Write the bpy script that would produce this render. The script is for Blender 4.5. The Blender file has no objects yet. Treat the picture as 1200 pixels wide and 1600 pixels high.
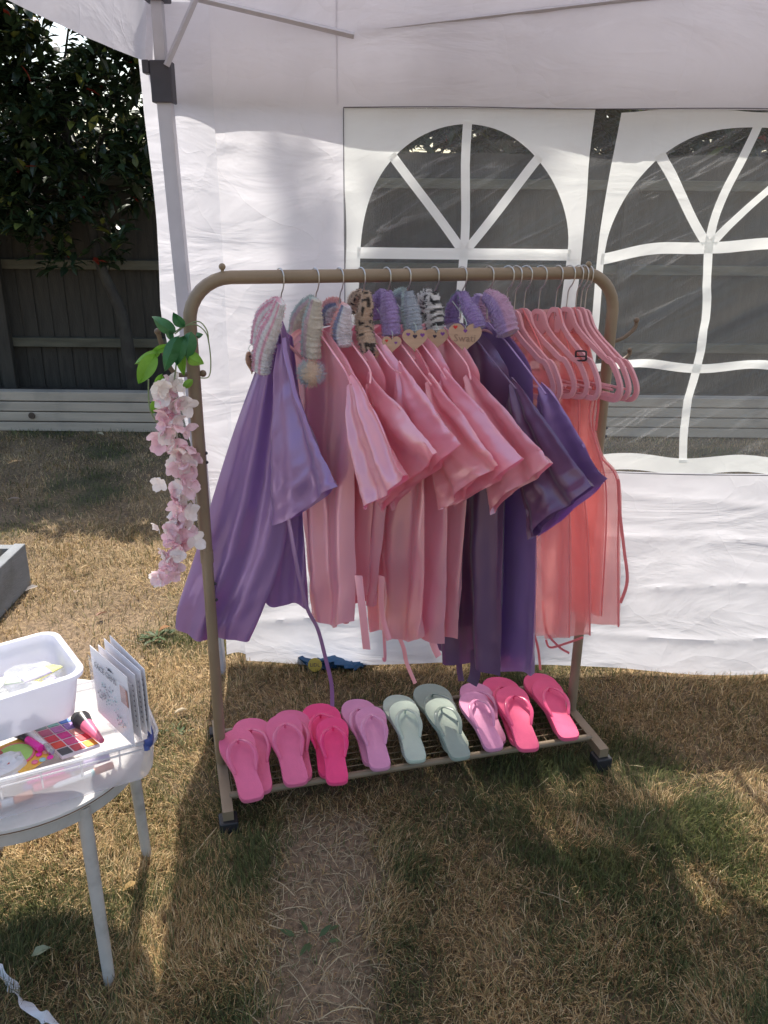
import bpy, math, random
import numpy as np
from mathutils import Vector, Matrix
sc = bpy.context.scene
col = sc.collection
R = math.radians
rnd = random.Random(7)
# ---------------------------------------------------------------- camera, world, sun
FPX, PITCH, ROLL, CAMH = 1290.8, R(20.6), R(0.55), 1.662
cam = bpy.data.cameras.new('camera'); co = bpy.data.objects.new('camera', cam); col.objects.link(co)
cam.sensor_fit = 'VERTICAL'; cam.sensor_height = 24; cam.lens = 24*FPX/1600
cam.clip_start = .02; cam.clip_end = 600
co.location = (0, 0, CAMH)
co.rotation_mode = 'QUATERNION'
co.rotation_quaternion = (Matrix.Rotation(-PITCH, 3, 'X') @ Matrix.Rotation(R(90), 3, 'X') @ Matrix.Rotation(ROLL, 3, 'Z')).to_quaternion()
sc.camera = co
EL, AZ = R(57), R(-10)          # sun behind the back wall, a little to the left
w = bpy.data.worlds.new('World'); sc.world = w; w.use_nodes = True
nt = w.node_tree; bg = nt.nodes['Background']
sky = nt.nodes.new('ShaderNodeTexSky'); sky.sky_type = 'NISHITA'; sky.sun_disc = False
sky.sun_elevation = EL; sky.sun_rotation = AZ; sky.air_density = 1.2; sky.dust_density = 2.5
nt.links.new(sky.outputs[0], bg.inputs[0]); bg.inputs[1].default_value = .15
sl = bpy.data.lights.new('sun', 'SUN'); so = bpy.data.objects.new('sun', sl); col.objects.link(so)
sl.energy = 4.2; sl.angle = R(.55); sl.color = (1, .94, .84)
sd = Vector((math.sin(AZ)*math.cos(EL), math.cos(AZ)*math.cos(EL), math.sin(EL)))
so.rotation_euler = sd.to_track_quat('Z', 'Y').to_euler(); so.location = sd*20
sc.view_settings.view_transform = 'Standard'; sc.view_settings.look = 'None'
sc.view_settings.exposure = .75; sc.view_settings.gamma = 1; sc.view_settings.use_curve_mapping = False
sc.cycles.max_bounces = 10; sc.cycles.transparent_max_bounces = 24
sc.cycles.transmission_bounces = 8; sc.cycles.diffuse_bounces = 5
sc.cycles.sample_clamp_indirect = 6

# ---------------------------------------------------------------- measuring: photo pixel -> point on a real plane
def ray(px, py):
    a, b = px-600, py-800
    c, s, cr, sr = math.cos(PITCH), math.sin(PITCH), math.cos(ROLL), math.sin(ROLL)
    u = cr*a-sr*b; v = sr*a+cr*b
    return Vector((u/FPX, c-(v/FPX)*s, -s-(v/FPX)*c))
CO = Vector((0, 0, CAMH))
def onpl(px, py, p0, n):
    r = ray(px, py); n = Vector(n); return CO+r*((Vector(p0)-CO).dot(n)/r.dot(n))
def onz(px, py, z=0): return onpl(px, py, (0, 0, z), (0, 0, 1))
def ony(px, py, y): return onpl(px, py, (0, y, 0), (0, 1, 0))

# ---------------------------------------------------------------- helpers
def S(r, g, b):
    f = lambda c: (c/255/12.92) if c/255 <= .04045 else ((c/255+.055)/1.055)**2.4
    return (f(r), f(g), f(b))
def thing(name, label, cat, loc=(0, 0, 0), group=None):
    o = bpy.data.objects.new(name, None); o.empty_display_size = .05; col.objects.link(o); o.location = loc
    tag(o, label, cat, group); return o
def tag(o, label=None, cat=None, group=None, kind=None):
    if label: o['label'] = label
    if cat: o['category'] = cat
    if group: o['group'] = group
    if kind: o['kind'] = kind
    return o
def rootof(p):
    v = Vector((0, 0, 0))
    while p: v += p.location; p = p.parent
    return v
class MB:
    def __init__(s): s.v = []; s.f = []; s.c = []; s.mi = []
    def add(s, vs, fs, c=None, mi=0):
        n = len(s.v); s.v += [tuple(v) for v in vs]; s.f += [tuple(i+n for i in f) for f in fs]
        s.c += [c]*len(vs) if not isinstance(c, list) else c; s.mi += [mi]*len(fs); return s
    def box(s, a, b, M=None, c=None):
        x0, y0, z0 = a; x1, y1, z1 = b
        vs = [Vector(p) for p in ((x0,y0,z0),(x1,y0,z0),(x1,y1,z0),(x0,y1,z0),(x0,y0,z1),(x1,y0,z1),(x1,y1,z1),(x0,y1,z1))]
        if M: vs = [M @ v for v in vs]
        return s.add(vs, [(0,3,2,1),(4,5,6,7),(0,1,5,4),(1,2,6,5),(2,3,7,6),(3,0,4,7)], c)
    def tube(s, pts, r, n=10, closed=False, ry=None, up=None, cap=True, c=None, twist=None, sq=False):
        pts = [Vector(p) for p in pts]; m = len(pts)
        rr = r if isinstance(r, (list, tuple)) else [r]*m
        ry = rr if ry is None else (ry if isinstance(ry, (list, tuple)) else [ry]*m)
        T = []
        for i in range(m):
            a = pts[(i-1) % m] if (closed or i > 0) else pts[i]; b = pts[(i+1) % m] if (closed or i < m-1) else pts[i]
            T.append((b-a).normalized() if (b-a).length > 1e-9 else Vector((0, 0, 1)))
        nrm = Vector(up) if up else (Vector((0, 0, 1)) if abs(T[0].z) < .9 else Vector((1, 0, 0)))
        vs = []
        for i in range(m):
            if up: nrm = Vector(up)
            nrm = (nrm-T[i]*nrm.dot(T[i]))
            nrm = nrm.normalized() if nrm.length > 1e-6 else T[i].orthogonal().normalized()
            bi = T[i].cross(nrm)
            tw = twist[i] if twist else 0
            for k in range(n):
                a = 2*math.pi*(k+(.5 if sq else 0))/n+tw
                if twist:
                    a0 = 2*math.pi*k/n; x = math.cos(a0)*rr[i]; y = math.sin(a0)*ry[i]
                    x, y = x*math.cos(tw)-y*math.sin(tw), x*math.sin(tw)+y*math.cos(tw)
                    vs.append(pts[i]+bi*x+nrm*y)
                else: vs.append(pts[i]+bi*math.cos(a)*rr[i]+nrm*math.sin(a)*ry[i])
        fs = []
        for i in range(m if closed else m-1):
            j = (i+1) % m
            for k in range(n):
                l = (k+1) % n; fs.append((i*n+k, i*n+l, j*n+l, j*n+k))
        if cap and not closed: fs += [tuple(range(n-1, -1, -1)), tuple((m-1)*n+k for k in range(n))]
        return s.add(vs, fs, c)
    def lathe(s, prof, cen=(0, 0, 0), n=24, M=None, c=None):
        vs = []; m = len(prof)
        for r, z in prof:
            for k in range(n):
                a = 2*math.pi*k/n; v = Vector((r*math.cos(a), r*math.sin(a), z))
                if M: v = M @ v
                vs.append(v+Vector(cen))
        fs = [(i*n+k, i*n+(k+1) % n, (i+1)*n+(k+1) % n, (i+1)*n+k) for i in range(m-1) for k in range(n)]
        fs += [tuple(range(n-1, -1, -1)), tuple((m-1)*n+k for k in range(n))]
        return s.add(vs, fs, c)
    def grid(s, P, c=None):          # P[i][j] points
        a, b = len(P), len(P[0])
        vs = [p for row in P for p in row]
        return s.add(vs, [(i*b+j, i*b+j+1, (i+1)*b+j+1, (i+1)*b+j) for i in range(a-1) for j in range(b-1)], c)
    def poly(s, pts, d, c=None):      # polygon extruded by vector d
        n = len(pts); pts = [Vector(p) for p in pts]; d = Vector(d)
        return s.add(pts+[p+d for p in pts], [tuple(range(n)), tuple(range(2*n-1, n-1, -1))]+[(i, i+n, (i+1) % n+n, (i+1) % n) for i in range(n)], c)
    def ball(s, cen, r, n=12, c=None, sz=1):
        return s.lathe([(r*math.sin(math.pi*i/8)+1e-5, -r*sz*math.cos(math.pi*i/8)) for i in range(9)], cen, n, c=c)
    def build(s, name, mat, parent=None, smooth=True, loc=None, bevel=0, sub=0):
        me = bpy.data.meshes.new(name)
        off = rootof(parent) if parent else (Vector(loc) if loc else Vector((0, 0, 0)))
        me.from_pydata([(v[0]-off.x, v[1]-off.y, v[2]-off.z) for v in s.v], [], s.f)
        mats = mat if isinstance(mat, (list, tuple)) else [mat]
        for m in mats: me.materials.append(m)
        if any(s.mi): me.polygons.foreach_set('material_index', s.mi)
        if any(c is not None for c in s.c):
            at = me.color_attributes.new('col', 'FLOAT_COLOR', 'POINT')
            buf = []
            for c in s.c: buf += list(c or (1, 1, 1))[:3]+[1]
            at.data.foreach_set('color', buf)
        if smooth: me.polygons.foreach_set('use_smooth', [True]*len(me.polygons))
        me.update()
        if smooth and hasattr(me, 'set_sharp_from_angle'): me.set_sharp_from_angle(angle=R(38))
        o = bpy.data.objects.new(name, me); col.objects.link(o)
        if parent: o.parent = parent
        elif loc: o.location = loc
        if bevel:
            b = o.modifiers.new('b', 'BEVEL'); b.width = bevel; b.segments = 2; b.limit_method = 'ANGLE'
        if sub:
            b = o.modifiers.new('s', 'SUBSURF'); b.levels = b.render_levels = sub
        return o
def copy_tree(o, parent=None):
    c = o.copy(); col.objects.link(c); c.parent = parent
    for ch in list(o.children): copy_tree(ch, c)
    return c
def smoothpath(pts, n=8, closed=False):
    P = [Vector(p) for p in pts]; out = []; m = len(P)
    for i in range(m if closed else m-1):
        g = lambda k: P[k % m] if closed else P[max(0, min(m-1, k))]
        a, b, c, d = g(i-1), g(i), g(i+1), g(i+2)
        for k in range(n):
            t = k/n
            out.append(.5*((2*b)+(c-a)*t+(2*a-5*b+4*c-d)*t*t+(3*b-a-3*c+d)*t**3))
    if not closed: out.append(P[-1])
    return out
# value noise
_rs = np.random.RandomState(3); _N = _rs.rand(64, 64)
def vn(x, y):
    x = np.asarray(x, float); y = np.asarray(y, float)
    xi = np.floor(x).astype(int); yi = np.floor(y).astype(int); fx = x-xi; fy = y-yi
    fx = fx*fx*(3-2*fx); fy = fy*fy*(3-2*fy)
    g = lambda a, b: _N[a % 64, b % 64]
    return (g(xi, yi)*(1-fx)+g(xi+1, yi)*fx)*(1-fy)+(g(xi, yi+1)*(1-fx)+g(xi+1, yi+1)*fx)*fy
def fbm(x, y, o=3): return sum(vn(x*2**i+i*7.3, y*2**i+i*3.1)/2**i for i in range(o))/sum(1/2**i for i in range(o))

# ---------------------------------------------------------------- materials
MATS = {}
def mat(name, color, rough=.6, var=.12, scale=8, bump=.0, bscale=60, metal=0, spec=.5, vcol=False, sheen=0, trans=0, tcol=None, alpha=None, acol=None, stretch=(1, 1, 1), coat=0, dirt=None):
    if name in MATS: return MATS[name]
    m = bpy.data.materials.new(name); m.use_nodes = True; n = m.node_tree.nodes; l = m.node_tree.links
    p = n['Principled BSDF']; out = n['Material Output']
    tc = n.new('ShaderNodeTexCoord'); mp = n.new('ShaderNodeMapping'); mp.inputs['Scale'].default_value = stretch
    l.new(tc.outputs['Object'], mp.inputs[0])
    nz = n.new('ShaderNodeTexNoise'); nz.inputs['Scale'].default_value = scale; nz.inputs['Detail'].default_value = 6; l.new(mp.outputs[0], nz.inputs[0])
    mr = n.new('ShaderNodeMapRange'); mr.inputs[1].default_value = .3; mr.inputs[2].default_value = .7
    mr.inputs[3].default_value = 1-var; mr.inputs[4].default_value = 1+var; l.new(nz.outputs[0], mr.inputs[0])
    mx = n.new('ShaderNodeMix'); mx.data_type = 'RGBA'; mx.blend_type = 'MULTIPLY'; mx.inputs[0].default_value = 1
    if vcol:
        a = n.new('ShaderNodeVertexColor'); a.layer_name = 'col'; l.new(a.outputs[0], mx.inputs[6])
    else: mx.inputs[6].default_value = (*color, 1)
    cb = n.new('ShaderNodeCombineColor')
    for i in range(3): l.new(mr.outputs[0], cb.inputs[i])
    l.new(cb.outputs[0], mx.inputs[7]); cout = mx.outputs[2]
    if dirt:
        n2 = n.new('ShaderNodeTexNoise'); n2.inputs['Scale'].default_value = dirt[1]; n2.inputs['Detail'].default_value = 8; l.new(tc.outputs['Object'], n2.inputs[0])
        rr = n.new('ShaderNodeMapRange'); rr.inputs[1].default_value = .52; rr.inputs[2].default_value = .72; rr.inputs[4].default_value = dirt[2]; l.new(n2.outputs[0], rr.inputs[0])
        m2 = n.new('ShaderNodeMix'); m2.data_type = 'RGBA'; l.new(rr.outputs[0], m2.inputs[0]); l.new(cout, m2.inputs[6]); m2.inputs[7].default_value = (*dirt[0], 1); cout = m2.outputs[2]
    l.new(cout, p.inputs['Base Color'])
    p.inputs['Roughness'].default_value = rough; p.inputs['Metallic'].default_value = metal
    p.inputs['Specular IOR Level'].default_value = spec
    if sheen: p.inputs['Sheen Weight'].default_value = sheen; p.inputs['Sheen Roughness'].default_value = .4
    if coat: p.inputs['Coat Weight'].default_value = coat; p.inputs['Coat Roughness'].default_value = .2
    if bump:
        bz = n.new('ShaderNodeTexNoise'); bz.inputs['Scale'].default_value = bscale; bz.inputs['Detail'].default_value = 5; l.new(mp.outputs[0], bz.inputs[0])
        b = n.new('ShaderNodeBump'); b.inputs['Strength'].default_value = bump; b.inputs['Distance'].default_value = .01; l.new(bz.outputs[0], b.inputs['Height']); l.new(b.outputs[0], p.inputs['Normal'])
    sh = p.outputs[0]
    if trans:
        t = n.new('ShaderNodeBsdfTranslucent')
        if tcol: t.inputs[0].default_value = (*tcol, 1)
        else: l.new(cout, t.inputs[0])
        ms = n.new('ShaderNodeMixShader'); ms.inputs[0].default_value = trans; l.new(sh, ms.inputs[1]); l.new(t.outputs[0], ms.inputs[2]); sh = ms.outputs[0]
    if alpha is not None:
        t = n.new('ShaderNodeBsdfTransparent'); t.inputs[0].default_value = (*(acol or (1, 1, 1)), 1)
        ms = n.new('ShaderNodeMixShader'); ms.inputs[0].default_value = alpha; l.new(t.outputs[0], ms.inputs[1]); l.new(sh, ms.inputs[2]); sh = ms.outputs[0]
    l.new(sh, out.inputs[0]); MATS[name] = m; return m

def fabric_mat(name, colr, tr, creases=1.0):
    m = bpy.data.materials.new(name); m.use_nodes = True; n = m.node_tree.nodes; l = m.node_tree.links
    n.remove(n['Principled BSDF']); out = n['Material Output']
    tc = n.new('ShaderNodeTexCoord')
    # crumple creases: distorted voronoi edges plus soft noise, in the cloth's own plane
    vo = n.new('ShaderNodeTexVoronoi'); vo.feature = 'DISTANCE_TO_EDGE'; vo.inputs['Scale'].default_value = 3.2
    nz = n.new('ShaderNodeTexNoise'); nz.inputs['Scale'].default_value = 2.2; nz.inputs['Detail'].default_value = 3
    l.new(tc.outputs['Object'], nz.inputs[0])
    ad = n.new('ShaderNodeVectorMath'); ad.operation = 'MULTIPLY_ADD'; ad.inputs[1].default_value = (.5, .5, .5)
    l.new(nz.outputs['Color'], ad.inputs[0]); l.new(tc.outputs['Object'], ad.inputs[2]); l.new(ad.outputs[0], vo.inputs['Vector'])
    pw = n.new('ShaderNodeMath'); pw.operation = 'POWER'; pw.inputs[1].default_value = .5; l.new(vo.outputs['Distance'], pw.inputs[0])
    mp = n.new('ShaderNodeMapping'); mp.inputs['Rotation'].default_value = (0, R(14), 0); mp.inputs['Scale'].default_value = (1.0, 1, 3.0)
    l.new(tc.outputs['Object'], mp.inputs[0])
    n3 = n.new('ShaderNodeTexNoise'); n3.inputs['Scale'].default_value = 1.9; n3.inputs['Detail'].default_value = 4; n3.inputs['Distortion'].default_value = 1.2; l.new(mp.outputs[0], n3.inputs[0])
    s = n.new('ShaderNodeMath'); s.operation = 'MULTIPLY_ADD'; s.inputs[1].default_value = .20; l.new(pw.outputs[0], s.inputs[0]); l.new(n3.outputs[0], s.inputs[2])
    b = n.new('ShaderNodeBump'); b.inputs['Strength'].default_value = .42*creases; b.inputs['Distance'].default_value = .03; l.new(s.outputs[0], b.inputs['Height'])
    n4 = n.new('ShaderNodeTexNoise'); n4.inputs['Scale'].default_value = 5; n4.inputs['Detail'].default_value = 8; l.new(tc.outputs['Object'], n4.inputs[0])
    cr = n.new('ShaderNodeValToRGB'); cr.color_ramp.elements[0].position = .3; cr.color_ramp.elements[0].color = (*[c*.93 for c in colr], 1)
    cr.color_ramp.elements[1].position = .6; cr.color_ramp.elements[1].color = (*colr, 1); l.new(n4.outputs[0], cr.inputs[0])
    d = n.new('ShaderNodeBsdfDiffuse'); t = n.new('ShaderNodeBsdfTranslucent'); g = n.new('ShaderNodeBsdfGlossy'); g.inputs['Roughness'].default_value = .42
    for q in (d, t): l.new(cr.outputs[0], q.inputs[0])
    for q in (d, t, g): l.new(b.outputs[0], q.inputs['Normal'])
    a = n.new('ShaderNodeMixShader'); a.inputs[0].default_value = tr; l.new(d.outputs[0], a.inputs[1]); l.new(t.outputs[0], a.inputs[2])
    a2 = n.new('ShaderNodeMixShader'); a2.inputs[0].default_value = .05; l.new(a.outputs[0], a2.inputs[1]); l.new(g.outputs[0], a2.inputs[2])
    l.new(a2.outputs[0], out.inputs[0]); return m
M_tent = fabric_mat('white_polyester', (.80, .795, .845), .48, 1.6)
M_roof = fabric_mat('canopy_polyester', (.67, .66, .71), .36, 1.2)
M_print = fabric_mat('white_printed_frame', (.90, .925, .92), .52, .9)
def vinyl():
    m = bpy.data.materials.new('clear_vinyl'); m.use_nodes = True; n = m.node_tree.nodes; l = m.node_tree.links
    n.remove(n['Principled BSDF']); out = n['Material Output']
    tc = n.new('ShaderNodeTexCoord'); mp = n.new('ShaderNodeMapping'); mp.inputs['Rotation'].default_value = (0, R(-32), 0); mp.inputs['Scale'].default_value = (1, 1, 9)
    # rotate first, then stretch
    mp2 = n.new('ShaderNodeMapping'); mp2.inputs['Rotation'].default_value = (0, R(30), 0); l.new(tc.outputs['Object'], mp2.inputs[0])
    mp.inputs['Rotation'].default_value = (0, 0, 0); l.new(mp2.outputs[0], mp.inputs[0])
    nz = n.new('ShaderNodeTexNoise'); nz.inputs['Scale'].default_value = 2.2; nz.inputs['Detail'].default_value = 7; nz.inputs['Distortion'].default_value = .9; l.new(mp.outputs[0], nz.inputs[0])
    b = n.new('ShaderNodeBump'); b.inputs['Strength'].default_value = .35; b.inputs['Distance'].default_value = .03; l.new(nz.outputs[0], b.inputs['Height'])
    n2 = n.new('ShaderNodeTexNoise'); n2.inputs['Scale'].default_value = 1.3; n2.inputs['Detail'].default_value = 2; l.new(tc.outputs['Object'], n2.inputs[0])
    # white streaks painted in for sunlight shining through the vinyl creases
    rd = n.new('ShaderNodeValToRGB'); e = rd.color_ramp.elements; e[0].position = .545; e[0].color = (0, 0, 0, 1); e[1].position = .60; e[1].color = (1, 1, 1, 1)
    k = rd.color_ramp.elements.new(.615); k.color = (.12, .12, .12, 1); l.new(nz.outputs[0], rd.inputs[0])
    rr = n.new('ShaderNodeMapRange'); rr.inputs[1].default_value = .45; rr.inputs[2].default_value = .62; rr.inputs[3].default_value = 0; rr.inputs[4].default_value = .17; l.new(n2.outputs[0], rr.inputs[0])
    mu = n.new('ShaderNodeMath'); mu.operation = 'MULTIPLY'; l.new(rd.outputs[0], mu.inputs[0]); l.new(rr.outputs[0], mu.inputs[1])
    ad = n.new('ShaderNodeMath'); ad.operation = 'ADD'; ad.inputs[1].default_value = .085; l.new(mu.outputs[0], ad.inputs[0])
    tr = n.new('ShaderNodeBsdfTransparent'); tr.inputs[0].default_value = (.94, .94, .93, 1)
    d = n.new('ShaderNodeBsdfTranslucent'); d.inputs[0].default_value = (.74, .75, .76, 1)
    df = n.new('ShaderNodeBsdfDiffuse'); df.inputs[0].default_value = (.74, .75, .76, 1); hz = n.new('ShaderNodeMixShader'); l.new(d.outputs[0], hz.inputs[1]); l.new(df.outputs[0], hz.inputs[2])
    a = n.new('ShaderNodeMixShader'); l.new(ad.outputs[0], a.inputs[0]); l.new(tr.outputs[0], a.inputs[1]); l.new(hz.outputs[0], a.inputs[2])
    g = n.new('ShaderNodeBsdfGlossy'); g.inputs['Roughness'].default_value = .12; l.new(b.outputs[0], g.inputs['Normal'])
    fr = n.new('ShaderNodeFresnel'); fr.inputs[0].default_value = 1.45; l.new(b.outputs[0], fr.inputs['Normal'])
    a2 = n.new('ShaderNodeMixShader'); l.new(fr.outputs[0], a2.inputs[0]); l.new(a.outputs[0], a2.inputs[1]); l.new(g.outputs[0], a2.inputs[2])
    l.new(a2.outputs[0], out.inputs[0]); return m
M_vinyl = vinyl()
M_leg = mat('grey_enamel', (.50, .50, .55), .45, .05, 20)
M_black = mat('black_plastic', (.02, .02, .025), .5, .1, 30)
M_darkgrey = mat('slider_plastic', (.045, .045, .06), .55, .1, 30)
M_seam = mat('grey_piping', (.13, .13, .15), .7, .1, 40)
M_gold = mat('gold_enamel', (.25, .19, .125), .42, .10, 9, .05, 200, dirt=((.2, .14, .08), 14, .35))
M_wire = mat('steel_wire', (.55, .55, .56), .28, .05, 30, metal=.9)
M_pinkhang = mat('pink_plastic', S(232, 170, 178), .5, .05, 20, .02, 90, trans=.12)
def satin(name, c, t): return mat(name, c, .30, .05, 5, .30, 11, spec=1.0, sheen=.35, trans=.32, coat=.30, metal=.30, tcol=t, stretch=(1, 1, .4))
M_pk = [satin('pink_satin', S(254, 200, 218), S(255, 105, 162)), satin('rose_satin', S(255, 202, 214), S(255, 112, 160))]
M_pu = satin('purple_satin', S(182, 146, 200), S(140, 78, 190))
M_pd = satin('deep_purple_satin', S(130, 100, 140), S(100, 60, 140))
M_coral = mat('coral_organza', S(254, 196, 194), .5, .04, 30, .04, 300, trans=.42, tcol=(1, .57, .55), alpha=.46, acol=(1, .86, .85))
M_coraltie = mat('coral_tape', S(244, 150, 152), .5, .05, 30, trans=.3)
M_wood_tag = mat('pale_wood', S(188, 160, 136), .7, .10, 18, .08, 60, stretch=(1, 1, 6))
M_fluff = mat('fluffy_pile', (1, 1, 1), .95, .12, 60, .6, 260, vcol=True, sheen=.6, trans=.12)
M_ink = mat('dark_ink', (.05, .03, .06), .6)
M_redink = mat('red_paint', (.6, .03, .03), .5)
M_purpink = mat('violet_paint', (.2, .06, .3), .5)

# ---------------------------------------------------------------- ground
def gh(x, y):   # gentle lawn relief
    return (fbm(x*1.3+5, y*1.3+9, 3)-.5)*.035+(fbm(x*6, y*6, 2)-.5)*.012
def bare(x, y):
    xx = x+.05*(fbm(x*5+3, y*5+4, 3)-.5)*2
    a = np.clip(1.15-np.abs((xx+.145)/.15)**3, 0, 1)*np.clip((1.98-y)/.1, 0, 1)*(y > .6)
    b = np.clip(1.25-np.hypot((x+1.35)/.55, (y-2.85)/.42), 0, 1)
    c = np.clip(1.2-np.hypot((x+2.6)/.9, (y-4.2)/.35), 0, 1)*.8
    return np.clip(a+b+c, 0, 1)
def green(x, y):
    g = np.clip((fbm(x*1.6+11, y*1.6+3, 3)-.48)*5, 0, 1)
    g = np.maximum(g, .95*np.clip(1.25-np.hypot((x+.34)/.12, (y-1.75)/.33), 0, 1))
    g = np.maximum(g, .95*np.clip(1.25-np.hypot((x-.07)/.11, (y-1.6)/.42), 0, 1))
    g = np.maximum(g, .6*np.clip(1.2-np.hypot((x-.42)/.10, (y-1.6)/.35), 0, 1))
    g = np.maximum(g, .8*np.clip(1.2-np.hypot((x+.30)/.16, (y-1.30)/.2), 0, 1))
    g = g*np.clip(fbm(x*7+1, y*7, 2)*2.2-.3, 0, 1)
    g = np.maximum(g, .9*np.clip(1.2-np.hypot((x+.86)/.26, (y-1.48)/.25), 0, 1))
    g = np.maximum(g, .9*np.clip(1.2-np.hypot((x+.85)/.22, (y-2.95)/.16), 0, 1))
    return g
def ground():
    xs = sorted(set([-250, -120, -60, -30, -15, -9]+list(np.round(np.arange(-6, 6.01, .09), 3))+[9, 15, 30, 60, 120, 250]))
    ys = sorted(set([-250, -100, -40, -15, -6, -2]+list(np.round(np.arange(-1, 7.5, .09), 3))+[9, 12, 20, 40, 90, 180, 400]))
    X, Y = np.meshgrid(xs, ys); Z = gh(X, Y)*((np.abs(X) < 7) & (Y > -1.1) & (Y < 8))
    b = bare(X, Y); g = green(X, Y); n = fbm(X*5, Y*5, 3)
    C = np.zeros(X.shape+(3,))
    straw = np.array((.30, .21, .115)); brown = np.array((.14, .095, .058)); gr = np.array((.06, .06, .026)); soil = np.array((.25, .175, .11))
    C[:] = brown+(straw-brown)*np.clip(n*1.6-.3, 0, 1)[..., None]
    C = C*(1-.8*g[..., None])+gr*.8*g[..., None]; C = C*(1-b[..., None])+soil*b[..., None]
    m = MB(); h, k = X.shape
    m.v = list(zip(X.ravel(), Y.ravel(), Z.ravel())); m.c = [tuple(c) for c in C.reshape(-1, 3)]
    m.f = [(i*k+j, i*k+j+1, (i+1)*k+j+1, (i+1)*k+j) for i in range(h-1) for j in range(k-1)]; m.mi = [0]*len(m.f)
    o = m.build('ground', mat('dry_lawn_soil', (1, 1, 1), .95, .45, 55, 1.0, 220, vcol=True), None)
    tag(o, 'dry patchy lawn of straw coloured turf with green tufts and bare soil', kind='structure')
ground()
def grass(name, regions, label, seed, lmin, lmax, wid, bareskip=.93):
    rs = np.random.RandomState(seed); PX = []; PY = []
    for (x0, x1, y0, y1, dens) in regions:
        n = int((x1-x0)*(y1-y0)*dens); x = rs.uniform(x0, x1, n); y = rs.uniform(y0, y1, n); PX.append(x); PY.append(y)
    x = np.concatenate(PX); y = np.concatenate(PY)
    keep = rs.rand(len(x)) > bare(x, y)*bareskip; keep &= rs.rand(len(x)) < .35+.9*fbm(x*9+2, y*9, 2); x = x[keep]; y = y[keep]
    n = len(x); g = green(x, y)
    isg = rs.rand(n) < (g*.85+.17)
    L = rs.uniform(lmin, lmax, n)*(.7+.6*fbm(x*4, y*4+8, 2))*np.where(isg, .95, 1); az = rs.uniform(0, 2*np.pi, n)
    lean = np.where(isg, rs.uniform(.15, 1.0, n), rs.uniform(.5, 1.5, n))
    flow = fbm(x*3+20, y*3+1, 2)*12; az = np.where(rs.rand(n) < .5, flow+rs.normal(0, .5, n), az)
    W = wid*rs.uniform(.6, 1.3, n)*(1+.12*np.clip(y-2, 0, 5)*1.6)
    dx, dy = np.cos(az), np.sin(az); sx, sy = -dy, dx
    z0 = gh(x, y)-.002; V = np.zeros((n, 5, 3))
    h1 = L*.5*np.cos(lean*.7); r1 = L*.5*np.sin(lean*.7); h2 = h1+L*.5*np.cos(lean*1.25); r2 = r1+L*.5*np.sin(lean*1.25); h2 = np.maximum(h2, .004)
    for k, (rr, hh, ww) in enumerate(((0, 0, W), (0, 0, -W), (r1, h1, W*.8), (r1, h1, -W*.8), (r2, h2, 0))):
        V[:, k, 0] = x+dx*rr+sx*ww/2; V[:, k, 1] = y+dy*rr+sy*ww/2; V[:, k, 2] = z0+hh
    T = np.array([[0, 1, 3], [0, 3, 2], [2, 3, 4]]); F = (np.arange(n)[:, None, None]*5+T[None]).reshape(-1)
    pal = np.array([(.54, .37, .175), (.39, .26, .115), (.70, .53, .30), (.215, .135, .065), (.29, .215, .085)])
    pg = np.array([(.12, .14, .045), (.19, .20, .07), (.07, .09, .03)])
    c = np.where(isg[:, None], pg[rs.randint(0, 3, n)], pal[rs.choice(5, n, p=[.32, .24, .16, .16, .12])])*(.75+.5*fbm(x*2.2+3, y*2.2, 3))[:, None]*rs.uniform(.8, 1.2, (n, 1))
    C = np.ones((n, 5, 4)); C[:, :, :3] = c[:, None, :]
    me = bpy.data.meshes.new(name); me.vertices.add(n*5); me.vertices.foreach_set('co', V.ravel())
    me.loops.add(n*9); me.loops.foreach_set('vertex_index', F); me.polygons.add(n*3)
    me.polygons.foreach_set('loop_start', np.arange(n*3)*3); me.polygons.foreach_set('loop_total', np.full(n*3, 3))
    me.update(calc_edges=True)
    at = me.color_attributes.new('col', 'FLOAT_COLOR', 'POINT'); at.data.foreach_set('color', C.ravel())
    me.materials.append(mat('grass_blade', (1, 1, 1), .7, .1, 40, vcol=True, trans=.25))
    o = bpy.data.objects.new(name, me); col.objects.link(o); tag(o, label, 'grass', kind='stuff'); return n
grass('lawn_grass', [(-1.15, 1.35, 1.1, 2.0, 62000), (-1.6, 1.7, 2.0, 3.0, 34000), (-2.6, 1.8, 3.0, 4.2, 13000), (-4.2, 3.2, 4.2, 6.1, 5200)],
      'short dry grass with straw blades and green tufts covering the lawn', 5, .020, .052, .0020)
def straw():
    m = MB(); r = random.Random(4)
    for i in range(900):
        if i < 620: x, y = r.uniform(-.3, .02), r.uniform(1.2, 1.95)
        else: x, y = r.uniform(-1.2, 1.3), r.uniform(1.2, 3.2)
        a = r.uniform(0, 6.28); L = r.uniform(.02, .075) if i % 9 else r.uniform(.09, .16)
        z = float(gh(x, y)); b = r.uniform(-.3, .3); pts = []
        for k in range(4):
            t = k/3-.5; aa = a+b*t*2; pts.append((x+math.cos(aa)*L*t, y+math.sin(aa)*L*t, z+.006+.008*math.sin(k*1.5+i)+(0.008 if i > 620 else 0)))
        v = r.uniform(.7, 1.1); m.tube(pts, .0008 if i % 9 else .0012, 3, c=(.42*v, .33*v, .20*v))
    tag(m.build('straw_litter', mat('straw', (1, 1, 1), .7, .1, 40, vcol=True), None), 'loose dry straw stalks scattered over the lawn and bare strip', 'straw', kind='stuff')
straw()
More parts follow.
